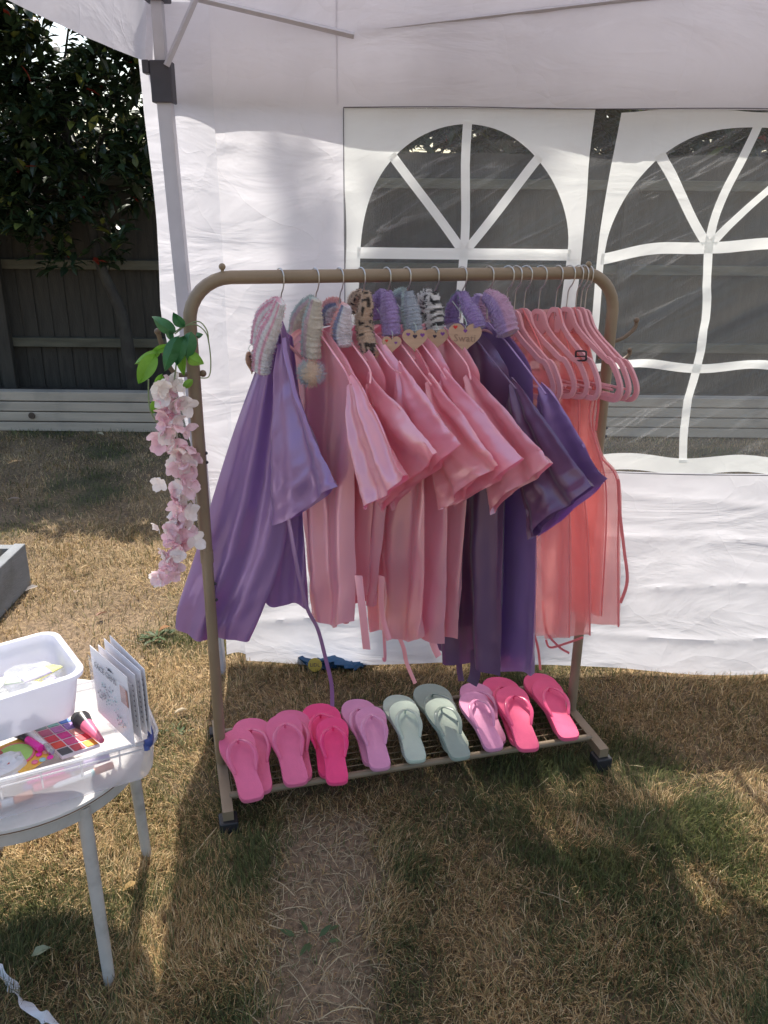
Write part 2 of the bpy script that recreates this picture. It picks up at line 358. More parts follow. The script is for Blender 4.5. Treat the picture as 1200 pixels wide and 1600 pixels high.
# ---------------------------------------------------------------- background: fence, sleepers, tree, hedge
M_fence = mat('dark_stained_wood', (.050, .043, .033), .85, .30, 6, .5, 40, stretch=(4, 4, .6))
M_rail = mat('weathered_rail', (.115, .105, .072), .85, .25, 6, .5, 40, stretch=(.6, 4, 4))
fy = 6.6
fen = thing('garden_fence', 'tall dark brown featheredge garden fence behind the tree and the low white timbers', 'fence', (0, fy, 0))
bm_ = MB(); bm_.add([(-.068, -.006, .0), (.068, -.016, 0), (.068, .0, 0), (-.068, .0, 0), (-.068, -.006, 1.98), (.068, -.016, 1.98), (.068, 0, 1.98), (-.068, 0, 1.98)],
    [(0, 3, 2, 1), (4, 5, 6, 7), (0, 1, 5, 4), (1, 2, 6, 5), (2, 3, 7, 6), (3, 0, 4, 7)])
b0 = bm_.build('board', M_fence, None, smooth=False, loc=None); b0.parent = fen
i = 0
for x in np.arange(-6.2, 6.3, .121):
    o = b0 if i == 0 else b0.copy()
    if i: col.objects.link(o)
    o.location = (x, .02+rnd.uniform(-.003, .003), .02+rnd.uniform(-.008, .006)); o.rotation_euler = (0, rnd.uniform(-.004, .004), 0); i += 1
for z in (.60, 1.19, 1.79):
    MB().box((-6.2, fy-.055, z-.035), (6.2, fy-.001, z+.035)).build('rail', M_rail, fen, smooth=False, bevel=.004)
for x in (-6, -4.45, -2.98, -.6, 1.8, 4.2):
    MB().box((x-.05, fy-.115, 0), (x+.05, fy-.058, 2.0)).build('post', M_fence, fen, smooth=False, bevel=.005)
MB().box((-6.2, fy-.03, 0), (6.2, fy+.0, .14)).build('gravel_board', M_rail, fen, smooth=False, bevel=.004)
M_sleep = mat('whitewashed_timber', (.50, .42, .325), .75, .14, 3, .35, 30, stretch=(.5, 4, 5), dirt=((.17, .15, .13), 3, .55))
bed = thing('timber_bed_edge', 'low wall of four long whitewashed timbers stacked in front of the fence', 'raised bed', (0, 6.13, 0))
for k in range(4):
    z = .006+k*.0775
    for (xa, xb) in ((-6, -.9+.02*k), (-.893+.02*k, 6)):
        MB().box((xa, 6.08+rnd.uniform(-.004, .004), z), (xb, 6.18, z+.069)).build('timber', M_sleep, bed, smooth=False, bevel=.005)
m = MB(); c_ = ony(47, 660, 6.075); m.lathe([(.02, -.006), (.026, 0), (.024, .008), (.008, .01)], (c_.x, 6.074, c_.z), 10, M=Matrix.Rotation(R(90), 3, 'X')); m.build('knot', mat('knot_wood', (.10, .07, .05), .8), bed)
soilbed = MB().box((-6, 6.18, 0), (6, 6.56, .24)).build('flower_bed_soil', mat('bed_soil', (.05, .038, .028), .95, .3, 12, 1, 50), None, smooth=False); tag(soilbed, 'dark soil filling the raised bed between the timbers and the fence', kind='structure')

M_leafd = mat('dark_glossy_leaf', (1, 1, 1), .38, .15, 12, vcol=True, spec=.5, trans=.22)
M_bark = mat('grey_bark', (.05, .042, .033), .9, .3, 9, .9, 40, stretch=(1, 1, .4), dirt=((.09, .085, .065), 7, .6))
def leafverts(p, d, L, wd, r, c, m, curl=.25):
    d = d.normalized(); s = d.cross(Vector((r.uniform(-.4, .4), r.uniform(-.4, .4), 1))).normalized(); nn = s.cross(d)
    a = p; b = p+d*L*.35+s*wd-nn*wd*-curl; b2 = p+d*L*.35-s*wd+nn*wd*curl; cc = p+d*L*.7+s*wd*.75+nn*wd*curl-nn*L*.06; c2 = p+d*L*.7-s*wd*.75+nn*wd*curl-nn*L*.06; e = p+d*L-nn*L*.15
    mid = p+d*L*.5-nn*L*.02
    m.add([a, b, cc, e, c2, b2, mid], [(0, 6, 1), (1, 6, 2), (2, 6, 3), (3, 6, 4), (4, 6, 5), (5, 6, 0)], c)
def leafcol(r, red=.012):
    q = r.random()
    if q < red: return (.28, .035, .02)
    if q < red+.05: return (.16, .18, .04)
    v = r.uniform(.5, 1.4); return (.028*v, .047*v, .018*v)
def tree(name, label, x, y, h, blobs, nleaf, seed, L=.085, parts=0, trunk=None, tr=.05, red=.012):
    r = random.Random(seed); t = thing(name, label, 'tree' if 'tree' in name else 'shrub', (x, y, 0), 'trees and shrubs behind the tent')
    tp = trunk or [(x, y, 0), (x+.05, y, h*.4), (x-.05, y+.05, h*.8)]
    sp = smoothpath(tp, 6); MB().tube(sp, [tr*(1.15-.75*i/len(sp)) for i in range(len(sp))], 10).build('trunk', M_bark, t)
    mm = MB()
    for (cx, cy, cz, rx, ry, rz) in blobs:
        for k in range(3):
            st = sp[int(len(sp)*r.uniform(.72, .99))]; e = Vector((cx+r.uniform(-.8, .8)*rx, cy+r.uniform(-.7, .7)*ry, cz+r.uniform(-.6, .8)*rz))
            mid = st.lerp(e, .5)+Vector((0, 0, r.uniform(-.05, .15))); mm.tube(smoothpath([st, mid, e], 4), [.012-.0012*j for j in range(9)], 5)
    mm.build('branch', M_bark, t)
    tot = sum(b[3]*b[4]*b[5] for b in blobs); big = []; m = MB()
    for b in blobs:
        cx, cy, cz, rx, ry, rz = b; n = int(nleaf*b[3]*b[4]*b[5]/tot); ncl = max(3, n//14)
        for q in range(ncl):
            th = r.uniform(0, 2*math.pi); ph = math.acos(r.uniform(-1, 1)); rr = r.uniform(.25, 1)**.45*(1+r.uniform(-.12, .16))
            c0 = Vector((cx+rx*rr*math.sin(ph)*math.cos(th), cy+ry*rr*math.sin(ph)*math.sin(th), cz+rz*rr*math.cos(ph)))
            ax = Vector((r.uniform(-1, 1), r.uniform(-1, 1), r.uniform(-.3, 1))).normalized()
            for k in range(14):
                p = c0+ax*(.012*k)+Vector((r.uniform(-.03, .03),)*3)
                d = (Vector((r.uniform(-1, 1), r.uniform(-1, 1), r.uniform(-.8, .5)))+ax*.6)
                ll = L*r.uniform(.65, 1.25); a = (p, d, ll, ll*.21, r, leafcol(r, red))
                if parts and len(big) < parts and p.y < cy and r.random() < .05: big.append(a)
                else: leafverts(*a, m)
    o = m.build('crown', M_leafd, t, smooth=False); o['kind'] = 'stuff'
    for a in big:
        q = MB(); leafverts(*a, q); q.build('leaf', M_leafd, t, smooth=False)
    return t
tree('photinia_tree', 'dark leafy tree with a few red leaves left of the gazebo, trunk crossing the fence', -1.95, 6.36, 3,
     [(-2.7, 6.2, 2.25, .75, .35, .62), (-2.2, 6.15, 2.0, .55, .35, .5), (-3.3, 6.1, 2.1, .7, .4, .75), (-2.15, 6.25, 2.75, .85, .35, .35), (-3.0, 6.1, 2.7, .8, .35, .5), (-2.9, 6.1, 1.55, .7, .25, .38), (-2.2, 6.1, 1.45, .42, .25, .3), (-1.72, 6.25, 2.2, .38, .3, .6), (-1.6, 6.3, 2.8, .45, .3, .5)], 12500, 3, .115,
     parts=200, trunk=[(-1.93, 6.36, .1), (-1.97, 6.36, .5), (-1.99, 6.34, .85), (-2.1, 6.32, 1.2), (-2.16, 6.3, 1.7), (-2.3, 6.3, 2.4)], tr=.05)
tree('laurel_shrub', 'dense dark shrub rising behind the fence seen through the left arched window', .1, 7.3, 3, [(.1, 7.3, 2.2, 1.3, .5, .9), (.2, 7.4, 3.2, 1.3, .5, .9), (.1, 7.2, 2.3, 1.3, .3, .35)], 13000, 8, .15)
tree('laurel_shrub', 'dense dark shrub behind the fence between the two arched windows', 1.9, 7.4, 3, [(1.9, 7.4, 2.2, 1.2, .5, .9), (1.8, 7.4, 3.2, 1.2, .5, .9), (1.7, 7.2, 2.3, 1.3, .3, .35)], 13000, 9, .15)
tree('laurel_shrub', 'dense dark shrub behind the fence at the right edge of the right arched window', 4.0, 7.4, 3, [(4.0, 7.4, 2.2, 1.3, .5, .9), (3.6, 7.4, 3.2, 1.2, .5, .8), (3.6, 7.2, 2.3, 1.2, .3, .35)], 12000, 10, .15)
tree('laurel_shrub', 'dark shrub behind the fence at the far left behind the leafy tree', -3.9, 7.5, 3, [(-3.9, 7.5, 2.1, 1.0, .5, .8), (-4.3, 7.5, 3.0, 1.0, .5, .8), (-2.6, 7.6, 1.9, .9, .5, .55)], 6000, 11, .13)
tree('laurel_shrub', 'dark shrub behind the fence beside the left edge of the tent wall', -1.2, 7.5, 3, [(-1.3, 7.5, 2.2, .85, .5, .7), (-1.1, 7.5, 3.1, .9, .5, .8)], 7000, 12, .14)
# unseen tree added behind the tent: crown placed to shade lawn under the rack
tree('added_shade_tree', 'unseen tall tree added behind the fence to shade the lawn under the rack', -1.4, 8.2, 9, [(-.72, 7.8, 8.9, .5, .6, .42), (.2, 10.5, 9.3, .8, .6, .6), (1.4, 10.4, 9.0, .8, .6, .6)], 3000, 14, .16, trunk=[(-1.5, 8.9, 0), (-1.45, 8.7, 3.5), (-1.0, 8.4, 8.0)], tr=.13)
# ---------------------------------------------------------------- grey planter corner at the left edge
M_plant = mat('grey_painted_timber', (.23, .24, .25), .8, .12, 5, .4, 50, stretch=(4, .6, 4), dirt=((.14, .14, .13), 6, .5))
pl = thing('planter_box', 'grey painted timber planter corner at the left edge of the lawn', 'planter', (-1.62, 3.0, 0))
MB().box((-1.665, 2.3, .0), (-1.615, 3.43, .205)).build('side_board', M_plant, pl, smooth=False, bevel=.004)
MB().box((-2.6, 3.38, .0), (-1.667, 3.428, .20)).build('end_board', M_plant, pl, smooth=False, bevel=.004)
MB().box((-2.6, 2.4, .12), (-1.70, 3.36, .232)).build('top_slab', mat('pale_slab', (.42, .38, .31), .85, .1, 9, .3, 60), pl, smooth=False, bevel=.006)

# ---------------------------------------------------------------- gazebo
TX0, TX1, TY1, TY0, EZ = -.70, 2.35, 2.80, -.25, 2.24
gz = thing('gazebo', 'white pop-up party gazebo with grey steel legs standing over the clothes rack', 'gazebo', (.8, 1.3, 0))
def noisy_sheet(P0, P1, P2, P3, nu, nv, amp, nrm, seed, sag=0, wav=None):
    P0, P1, P2, P3, nrm = map(Vector, (P0, P1, P2, P3, nrm)); out = []
    for j in range(nv+1):
        row = []
        for i_ in range(nu+1):
            u, v = i_/nu, j/nv; p = P0.lerp(P1, u).lerp(P3.lerp(P2, u), v)
            L = (P1-P0).length; Hh = (P3-P0).length
            d = amp*(2*fbm(u*L*2.2+seed, v*Hh*3.1+seed*2, 3)-1)
            if wav: d += wav[0]*math.sin(u*L*wav[1]+3*fbm(u*3+seed, v, 2))*v
            row.append(p+nrm*d+Vector((0, 0, -sag*math.sin(math.pi*u)*v)))
        out.append(row)
    return out
pk = (.82, 1.28, 3.1)
cs = [(TX0, TY1, EZ), (TX1, TY1, EZ), (TX1, TY0, EZ), (TX0, TY0, EZ)]
m = MB()
for a in range(4):
    p, q = cs[a], cs[(a+1) % 4]; m.grid(noisy_sheet(p, q, pk, pk, 40, 24, .02, (0, 0, 1), a+2))
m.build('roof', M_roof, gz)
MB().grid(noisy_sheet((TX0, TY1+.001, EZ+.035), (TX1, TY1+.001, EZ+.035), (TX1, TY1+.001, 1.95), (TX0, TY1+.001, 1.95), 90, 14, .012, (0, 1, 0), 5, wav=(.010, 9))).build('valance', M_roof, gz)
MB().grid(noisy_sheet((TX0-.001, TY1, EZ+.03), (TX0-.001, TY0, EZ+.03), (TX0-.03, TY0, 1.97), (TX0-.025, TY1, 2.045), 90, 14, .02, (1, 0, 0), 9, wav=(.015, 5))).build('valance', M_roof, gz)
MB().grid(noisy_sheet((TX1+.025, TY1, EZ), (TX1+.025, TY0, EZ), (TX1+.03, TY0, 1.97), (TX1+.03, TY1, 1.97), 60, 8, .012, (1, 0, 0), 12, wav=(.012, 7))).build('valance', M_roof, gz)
legx, legy = -.655, 2.69
for (lx, ly) in ((legx, legy), (TX1-.06, legy), (legx, TY0+.08), (TX1-.06, TY0+.08)):
    bx_ = lx+(.045 if lx < 0 else 0)
    lg = MB().tube([(bx_, ly, .0), (lx, ly, 2.0)], .0297, 4, up=(1, 1, 0)).build('leg', M_leg, gz, smooth=False, bevel=.003)
    MB().box((lx-.016, ly-.016, 2.001), (lx+.016, ly+.016, EZ-.02)).build('inner_leg', M_leg, gz, smooth=False, bevel=.003)
    MB().box((lx-.03, ly-.03, 1.925), (lx+.03, ly-.0213, 2.035)).box((lx-.03, ly-.0213, 1.925), (lx-.0213, ly+.03, 2.035)).box((lx+.0213, ly-.0213, 1.925), (lx+.03, ly+.03, 2.035)).box((lx-.05, ly-.034, 2.0), (lx-.0302, ly+.005, 2.035)).build('slider_bracket', M_darkgrey, gz, smooth=False, bevel=.003)
    MB().box((lx-.034, ly-.034, EZ-.055), (lx+.034, ly+.034, EZ-.012)).build('top_bracket', M_darkgrey, gz, smooth=False, bevel=.004)
def bar(p, q, name='truss_bar'):
    MB().tube([p, q], .014, 4, ry=.009).build(name, M_leg, gz, smooth=False)
bar((legx+.02, legy-.03, 2.02), (legx+.16, legy-.02, 2.27))
bar((legx+.03, legy, 2.21), (-.10, legy+.03, 2.11)); bar((-.10, legy+.05, 2.12), (.85, legy, 2.22))

# side wall: fabric with clear window sheet and printed frames
WY = 2.74
def wdisp(x, z):
    d = .016*(2*fbm(x*2.1+3, z*2.5+8, 2)-1)+.006*math.sin(x*9+2*math.sin(z*3))*max(0, 1-z)
    # horizontal packing folds near the hem, diagonal pull lines in the window
    for zz, a in ((.18, .010), (.36, .008), (.53, .009), (.70, .007), (1.15, .004), (1.48, .006), (1.79, .005)):
        d += a*math.exp(-abs(z-zz-.03*math.sin(x*3+zz*9)-.015*float(vn(x*7, zz*20)))/.012)
    q = (z-.9)-.55*(x-.35); d += .012*math.exp(-(q/.03)**2)+.008*math.exp(-((q-.16)/.025)**2)+.007*math.exp(-((q+.2)/.025)**2)
    d += .003*(2*float(fbm(x*14, z*14, 2))-1)
    return float(d)
def wallp(x, z, off=0.): return Vector((x, WY-.03*(x+.6)+wdisp(x, z)+off, z))
sw = thing('gazebo_side_wall', 'white fabric side wall with two clear arched windows hanging behind the rack', 'tent wall', (.4, WY, 0))
xs = sorted(list(np.arange(-.52, -.1301, .013))+[-.13]+list(np.arange(-.11, 1.4, .016))+[1.41]+list(np.arange(1.43, 2.3, .03)))
zs = sorted(list(np.arange(.04, .80, .013))+[.805]+list(np.arange(.83, 1.9, .016))+[1.922]+list(np.arange(1.94, 2.22, .02)))
m = MB(); idx = {}
def gp(i_, j):
    if (i_, j) not in idx:
        x, z = xs[i_], zs[j]
        if j == 0: z = .028+.012*math.sin(x*4)+.015*max(0, -.3-x)
        idx[(i_, j)] = len(m.v); m.v.append(tuple(wallp(x-(.09*(1-z/1.9)**2 if i_ == 0 else 0)*0, z))); m.c.append(None)
    return idx[(i_, j)]
for i_ in range(len(xs)-1):
    for j in range(len(zs)-1):
        cx, cz = (xs[i_]+xs[i_+1])/2, (zs[j]+zs[j+1])/2
        if -.13 < cx < 1.41 and .805 < cz < 1.922: continue
        m.f.append((gp(i_, j), gp(i_+1, j), gp(i_+1, j+1), gp(i_, j+1))); m.mi.append(0)
m.build('fabric_panel', M_tent, sw)
# lower left piece reaching the leg, wraps round it as a flap
fl = [(-.735, 2.05), (-.735, 1.9), (-.725, 1.6), (-.735, 1.32), (-.70, 1.1), (-.66, .85), (-.62, .62), (-.60, .4), (-.592, .2), (-.592, .05)]
P = []
for k in range(61):
    t = k/60; z = 2.2-(2.2-.045)*t
    xl = np.interp(-z, [-a[1] for a in fl], [a[0] for a in fl]); xr = -.521
    row = []
    for j in range(17):
        u = j/16; x = xl+(xr-xl)*u
        row.append(Vector((x, WY+.004+wdisp(-.52, z)*u+.035*math.sin(u*math.pi)*(1-.5*t)+.012*(2*float(fbm(x*9, z*4, 2))-1)*(1-u)*1.2+.02*(1-u)*math.sin(z*5), z)))
    P.append(row)
MB().grid(P).build('corner_flap', M_tent, sw)
# clear vinyl
gx = np.linspace(-.13, 1.41, 150); gz_ = np.linspace(.805, 1.922, 110)
def pane(x0, x1, name, parent):
    X_ = [x for x in gx if x0-1e-6 <= x <= x1+1e-6]; X_ = sorted(set([x0]+X_+[x1]))
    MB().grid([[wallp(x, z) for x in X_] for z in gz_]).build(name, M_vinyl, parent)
def window(cx, x0, x1, label, warp):
    wd = bpy.data.objects.new('window', None); col.objects.link(wd); wd.parent = sw; wd['label'] = label
    wd.location = (0, 0, 0)
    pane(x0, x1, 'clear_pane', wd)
    def Wp(x, z, o=-.0025):
        dx = dz = 0
        if warp:
            dx = .075*max(0, (z-1.5)/.4)**1.6*(1 if z > 1.5 else 0)*(1-abs(x-cx)/.5)+.012*math.sin(z*11)*(1-abs(x-cx)/.4)
            dz = .035*np.interp(x, [x0, cx, x1], [-.2, 1, .9])*math.exp(-((z-1.52)/.25)**2)+.008*math.sin(x*17)
        else: dx = .004*math.sin(z*13)
        return wallp(min(x1, max(x0, x+dx)), min(1.9219, max(.8051, z+dz)), o)
    # arch frame: between the outer rectangle and the arched opening
    hw, sp_, top = .325, 1.515, .365
    inner = [(hw, .865)]+[(hw, .865+(sp_-.865)*k/16) for k in range(1, 16)]+[(hw*math.cos(a), sp_+top*math.sin(a)) for a in np.linspace(0, math.pi, 49)]+[(-hw, .865+(sp_-.865)*k/16) for k in range(15, -1, -1)]+[(-hw+2*hw*k/30, .865) for k in range(1, 30)]
    def outer(x, z):
        dx, dz = x, z-1.38; sx = ((x1-cx if dx > 0 else cx-x0))/abs(dx) if abs(dx) > 1e-6 else 1e9
        sz = ((1.921-1.38) if dz > 0 else (1.38-.806))/abs(dz) if abs(dz) > 1e-6 else 1e9
        s_ = min(sx, sz); return dx*s_, 1.38+dz*s_
    rows = []; nI = len(inner)
    # add exact corners by snapping the nearest ray
    outs = [list(outer(*p)) for p in inner]
    for cxn, czn in ((x1-cx, 1.921), (x0-cx, 1.921), (x0-cx, .806), (x1-cx, .806)):
        k = min(range(nI), key=lambda q: (outs[q][0]-cxn)**2+(outs[q][1]-czn)**2); outs[k] = [cxn, czn]
    m = MB(); K = 7
    for (a, b), (c, d) in zip(inner, outs):
        for k in range(K+1):
            t = k/K; m.v.append(tuple(Wp(cx+a+(c-a)*t, b+(d-b)*t))); m.c.append(None)
    for q in range(nI):
        n_ = (q+1) % nI
        for k in range(K): m.f.append((q*(K+1)+k, q*(K+1)+k+1, n_*(K+1)+k+1, n_*(K+1)+k)); m.mi.append(0)
    m.build('window_frame', M_print, wd)
    def strip(a, b, wdt):
        a = Vector((a[0], a[1])); b = Vector((b[0], b[1])); d = (b-a).normalized(); s = Vector((-d.y, d.x))*wdt/2; N = 34
        P = [[Wp(cx+(p:=a.lerp(b, k/N)+s*(j/2-1)).x, p.y, -.005) for j in range(5)] for k in range(N+1)]
        MB().grid(P).build('muntin', M_print, wd)
    strip((0, .85), (0, sp_+top+.01), .027)
    strip((-hw-.01, sp_-.005), (hw+.01, sp_-.005), .034)
    strip((-hw-.01, 1.165), (hw+.01, 1.165), .027)
    for sgn in (-1, 1): strip((.01*sgn, sp_+.01), (sgn*hw*math.cos(R(48))*1.03, sp_+top*math.sin(R(48))*1.03), .027)
window(.24, -.13, .612, 'left arched window with straight glazing bars', False)
window(1.01, .662, 1.40, 'right arched window with warped glazing bars', True)
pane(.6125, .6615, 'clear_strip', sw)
def seamline(pts, r=.0028):
    m = MB(); m.tube([wallp(x, z, -.006) for x, z in pts], r, 5, ry=.0015); m.build('seam', M_seam, sw)
seamline([(-.132, z) for z in np.linspace(.79, 1.92, 60)]); seamline([(x, 1.924+.002*math.sin(x*8)) for x in np.linspace(-.132, 1.41, 80)], .0035)
seamline([(x, .802) for x in np.linspace(-.132, 1.41, 80)], .0035)

for pts_ in ([(-.15, z) for z in np.linspace(1.93, 2.2, 12)],):
    MB().tube([wallp(x, z, -.002) for x, z in pts_], .0022, 4, ry=.0008, up=(0, 1, 0)).build('stitched_seam', M_tent, sw)
# blue bag behind the wall
bb = onz(520, 1046, 0)
bg_ = thing('blue_bag', 'crumpled blue plastic bag lying on the grass under the tent wall', 'bag', (bb.x, 2.93, 0))
m = MB(); r_ = random.Random(2)
P = []
for k in range(15):
    t = k/14; ph = math.pi*t; row = []
    for j in range(28):
        a = 2*math.pi*j/28; rr = math.sin(ph)**.7*(1+.18*math.sin(a*5+k)+.12*math.sin(a*9+k*2)); row.append(Vector((bb.x+.02+.15*rr*math.cos(a), 2.80+.11*rr*math.sin(a), .032-.032*math.cos(ph)+.008*math.sin(a*7))))
    row.append(row[0]); P.append(row)
m.grid(P).build('bag_body', mat('blue_plastic', (.012, .085, .19), .4, .2, 10, .4, 30), bg_)
MY = Matrix.Rotation(R(72), 3, 'X')
ds = Vector((onz(497, 1040, .04).x, 2.683, .05))
MB().lathe([(.024, -.001), (.026, 0), (.026, .003), (.022, .0035)], (ds.x, ds.y+.0, .042), 28, M=MY).build('round_sticker', mat('yellow_sticker', (.5, .38, .06), .5, .1, 30), bg_)
def text_mesh(s, size, loc, rot, m_, parent, name='lettering', ext=.0004):
    cu = bpy.data.curves.new('t', 'FONT'); cu.body = s; cu.size = size; cu.extrude = ext; cu.align_x = 'CENTER'; cu.align_y = 'CENTER'; cu.resolution_u = 2
    t = bpy.data.objects.new('t', cu); col.objects.link(t); bpy.context.view_layer.update()
    dg = bpy.context.evaluated_depsgraph_get(); me = bpy.data.meshes.new_from_object(t.evaluated_get(dg)); bpy.data.objects.remove(t)
    me.materials.clear(); me.materials.append(m_); o = bpy.data.objects.new(name, me); col.objects.link(o); o.parent = parent
    M = rot.to_4x4(); M.translation = Vector(loc)-rootof(parent); o.matrix_local = M; return o
text_mesh('LIDL', .019, (ds.x, ds.y-.0036, .043), MY, M_ink, bg_)

# ---------------------------------------------------------------- clothes rack
YAW = R(14.95); A = Vector((math.cos(YAW), math.sin(YAW), 0)); B = Vector((-math.sin(YAW), math.cos(YAW), 0)); RC = Vector((.076, 2.212, 0)); HW = .577
def rk(s, t, z): return RC+A*s+B*t+Vector((0, 0, z))
rack = thing('clothes_rack', 'gold painted metal clothes rack with a wire shoe shelf, in front of the tent wall', 'clothes rack', tuple(RC))
rail = [rk(-HW, 0, .75), rk(-HW, 0, 1.0), rk(-HW, 0, 1.2), rk(-HW, 0, 1.38)]
for k in range(1, 9):
    a = math.pi/2*k/8; rail.append(rk(-HW+.105*(1-math.cos(a)), 0, 1.38+.105*math.sin(a)))
for k in range(1, 12): rail.append(rk(-HW+.105+(2*HW-.21)*k/12, 0, 1.485))
for k in range(0, 9):
    a = math.pi/2*k/8; rail.append(rk(HW-.105*(1-math.sin(a)), 0, 1.38+.105*math.cos(a)))
rail += [rk(HW, 0, 1.2), rk(HW, 0, 1.0), rk(HW, 0, .75)]
MB().tube(rail, .0165, 14).build('top_rail', M_gold, rack)
for s in (-HW, HW):
    MB().tube([rk(s, 0, .06), rk(s, 0, .45), rk(s, 0, .7495)], .0155, 14).build('upright', M_gold, rack)
    MB().tube([rk(s, 0, .735), rk(s, 0, .77)], .0178, 14).build('collar', M_gold, rack)
    MB().tube([rk(s, -.225, .062), rk(s, .225, .062)], .021, 4, ry=.021, up=(A+Vector((0, 0, 1)))).build('foot_bar', M_gold, rack, smooth=False)
    Rm = Matrix.Rotation(YAW, 3, 'Z')
    for t in (-.215, .215):
        m = MB(); c_ = rk(s, t, 0); m.box((-.026, -.022, .0), (.026, .03 if t < 0 else .022, .046), M=Matrix.Translation(c_) @ Rm.to_4x4()); m.build('rubber_foot', M_black, rack, smooth=False, bevel=.004)
    for z in (1.02, 1.045, .62, .67): MB().ball(rk(s+.017, -.004, z), .0045, 8).build('bolt', M_darkgrey, rack)
for t in (-.155, .152): MB().tube([rk(-HW+.01, t, .075), rk(0, t, .077), rk(HW-.01, t, .075)], .0105, 12).build('shelf_rail', M_gold, rack)
M_wsh = mat('bronze_wire', (.19, .14, .08), .4, .1, 20, metal=.4)
for k in range(9): t = -.155+.307*(k+1)/10; MB().tube([rk(-HW+.02, t, .085), rk(HW-.02, t, .085)], .0016, 6).build('shelf_wire', M_wsh, rack)
for k in range(9): s = -HW+.02+(2*HW-.04)*k/8; MB().tube([rk(s, -.155, .0815), rk(s, .152, .0815)], .0016, 6).build('cross_wire', M_wsh, rack)
for px in ((340, 425), (912, 410)):
    p = onpl(px[0], px[1], RC, B); MB().ball(p+Vector((0, 0, .005)), .0085, 12).tube([p+Vector((0, 0, -.012)), p], .004, 8).build('ball_knob', M_gold, rack)
def upp(px, py, s, off=0): return onpl(px, py, rk(s, off, 0), B)
# coat hooks on the uprights
M_hook = mat('dark_gold', (.16, .11, .07), .4, .1, 20)
h = [upp(241, 525, -HW), upp(247, 543, -HW), upp(252, 560, -HW), upp(263, 583, -HW), upp(275, 592, -HW), upp(292, 590, -HW)]
MB().tube(smoothpath(h, 5), .006, 8).ball(h[0], .0085, 10).build('coat_hook', M_hook, rack)
h = [upp(313, 589, -HW), upp(305, 591, -HW), upp(290, 592, -HW)]; MB().tube(h, .006, 8).ball(h[0], .009, 10).build('coat_hook', M_hook, rack)
h = [upp(930, 552, HW), upp(950, 550, HW), upp(966, 555, HW), upp(978, 547, HW), upp(979, 540, HW)]; MB().tube(smoothpath(h, 5), .0055, 8).ball(h[-1], .007, 8).build('coat_hook', M_hook, rack)
h = [upp(935, 530, HW), upp(962, 524, HW), upp(978, 514, HW), upp(987, 503, HW), upp(989, 493, HW)]; MB().tube(smoothpath(h, 5), .0055, 8).ball(h[-1], .008, 8).build('coat_hook', M_hook, rack)

# ---------------------------------------------------------------- robes
HS = [-.351, -.263, -.201, -.145, -.078, -.025, .051, .127, .202, .256, .28, .308, .351, .401, .435, .462, .477, .49]
PH = R(35)
def frame(k, ph=PH):
    p0 = rk(HS[k-1], 0, 0); return p0, Vector((math.sin(ph), -math.cos(ph), 0)), Vector((math.cos(ph), math.sin(ph), 0))
def resample(rows, n):
    L = [Vector(r) for r in rows]; acc = [0]
    for a, b in zip(L, L[1:]): acc.append(acc[-1]+(b-a).length)
    out = []
    for k in range(n):
        t = acc[-1]*k/(n-1); j = 0
        while j < len(L)-2 and acc[j+1] < t: j += 1
        f = (t-acc[j])/max(1e-9, acc[j+1]-acc[j]); out.append(L[j].lerp(L[j+1], min(1, max(0, f))))
    return out
def cloth(Lp, Rp, nrm, th=.014, fold=.012, nf=3.0, seed=0, nv=64, nu=44, off=None, name='body', m_=None, parent=None, smoothb=True, topclose=.25, hem=None, single=False, wr=.004, fgrow=1.0):
    """double-layer hanging cloth between two boundary curves, with folds growing downwards"""
    Lp = resample(smoothpath(Lp, 4) if smoothb else Lp, nv); Rp = resample(smoothpath(Rp, 4) if smoothb else Rp, nv); nrm = Vector(nrm); r = random.Random(seed)
    ph = [r.uniform(0, 6.28) for _ in range(5)]; dr = r.uniform(-1.2, 1.2)
    rows = []
    for i_ in range(nv):
        v = i_/(nv-1); g = topclose+(1-topclose)*min(1, v*1.6)**fgrow
        ring = []; o = off(v) if off else 0
        Wd = (Rp[i_]-Lp[i_]).length
        for side in ((-1,) if single else (-1, 1)):
            for j in (range(nu+1) if side < 0 else range(nu-1, 0, -1)):
                u = j/nu; p = Lp[i_].lerp(Rp[i_], u)
                q = u*nf*2*math.pi+ph[0]+dr*v+.8*math.sin(v*3+ph[1])
                f = fold*g*(math.sin(q)*.7+.35*math.sin(q*1.9+ph[2]+v*2)+.25*math.sin(q*.5+ph[3]))
                t = th*g*math.sin(math.pi*u)**.5+(.0014 if v > .945 else 0)
                w_ = wr*(1+1.2*max(0, v-.7)*3)*(2*float(fbm(u*Wd*11+seed*3+v*2, v*6+seed, 3))-1)+wr*.5*(1-abs(2*float(vn(u*Wd*24+v*7+seed, v*9-u*4))-1))**3*max(0, v-.55)*2.2
                hz = 0
                if hem and v > .9: hz = hem*math.sin(q*.7+1)*(v-.9)*10
                ring.append(p+nrm*(o+f+side*t+w_*side)+Vector((0, 0, hz)))
        if not single: ring.append(ring[0])
        rows.append(ring)
    return MB().grid(rows).build(name, m_, parent)
def ribbon(pts, wid, m_, parent, name='tie', up=None):
    sp = smoothpath(pts, 6); MB().tube(sp, wid/2, 6, ry=.0008, up=up or (-A*.6+Vector((0, -1, 0)))).build(name, m_, parent)
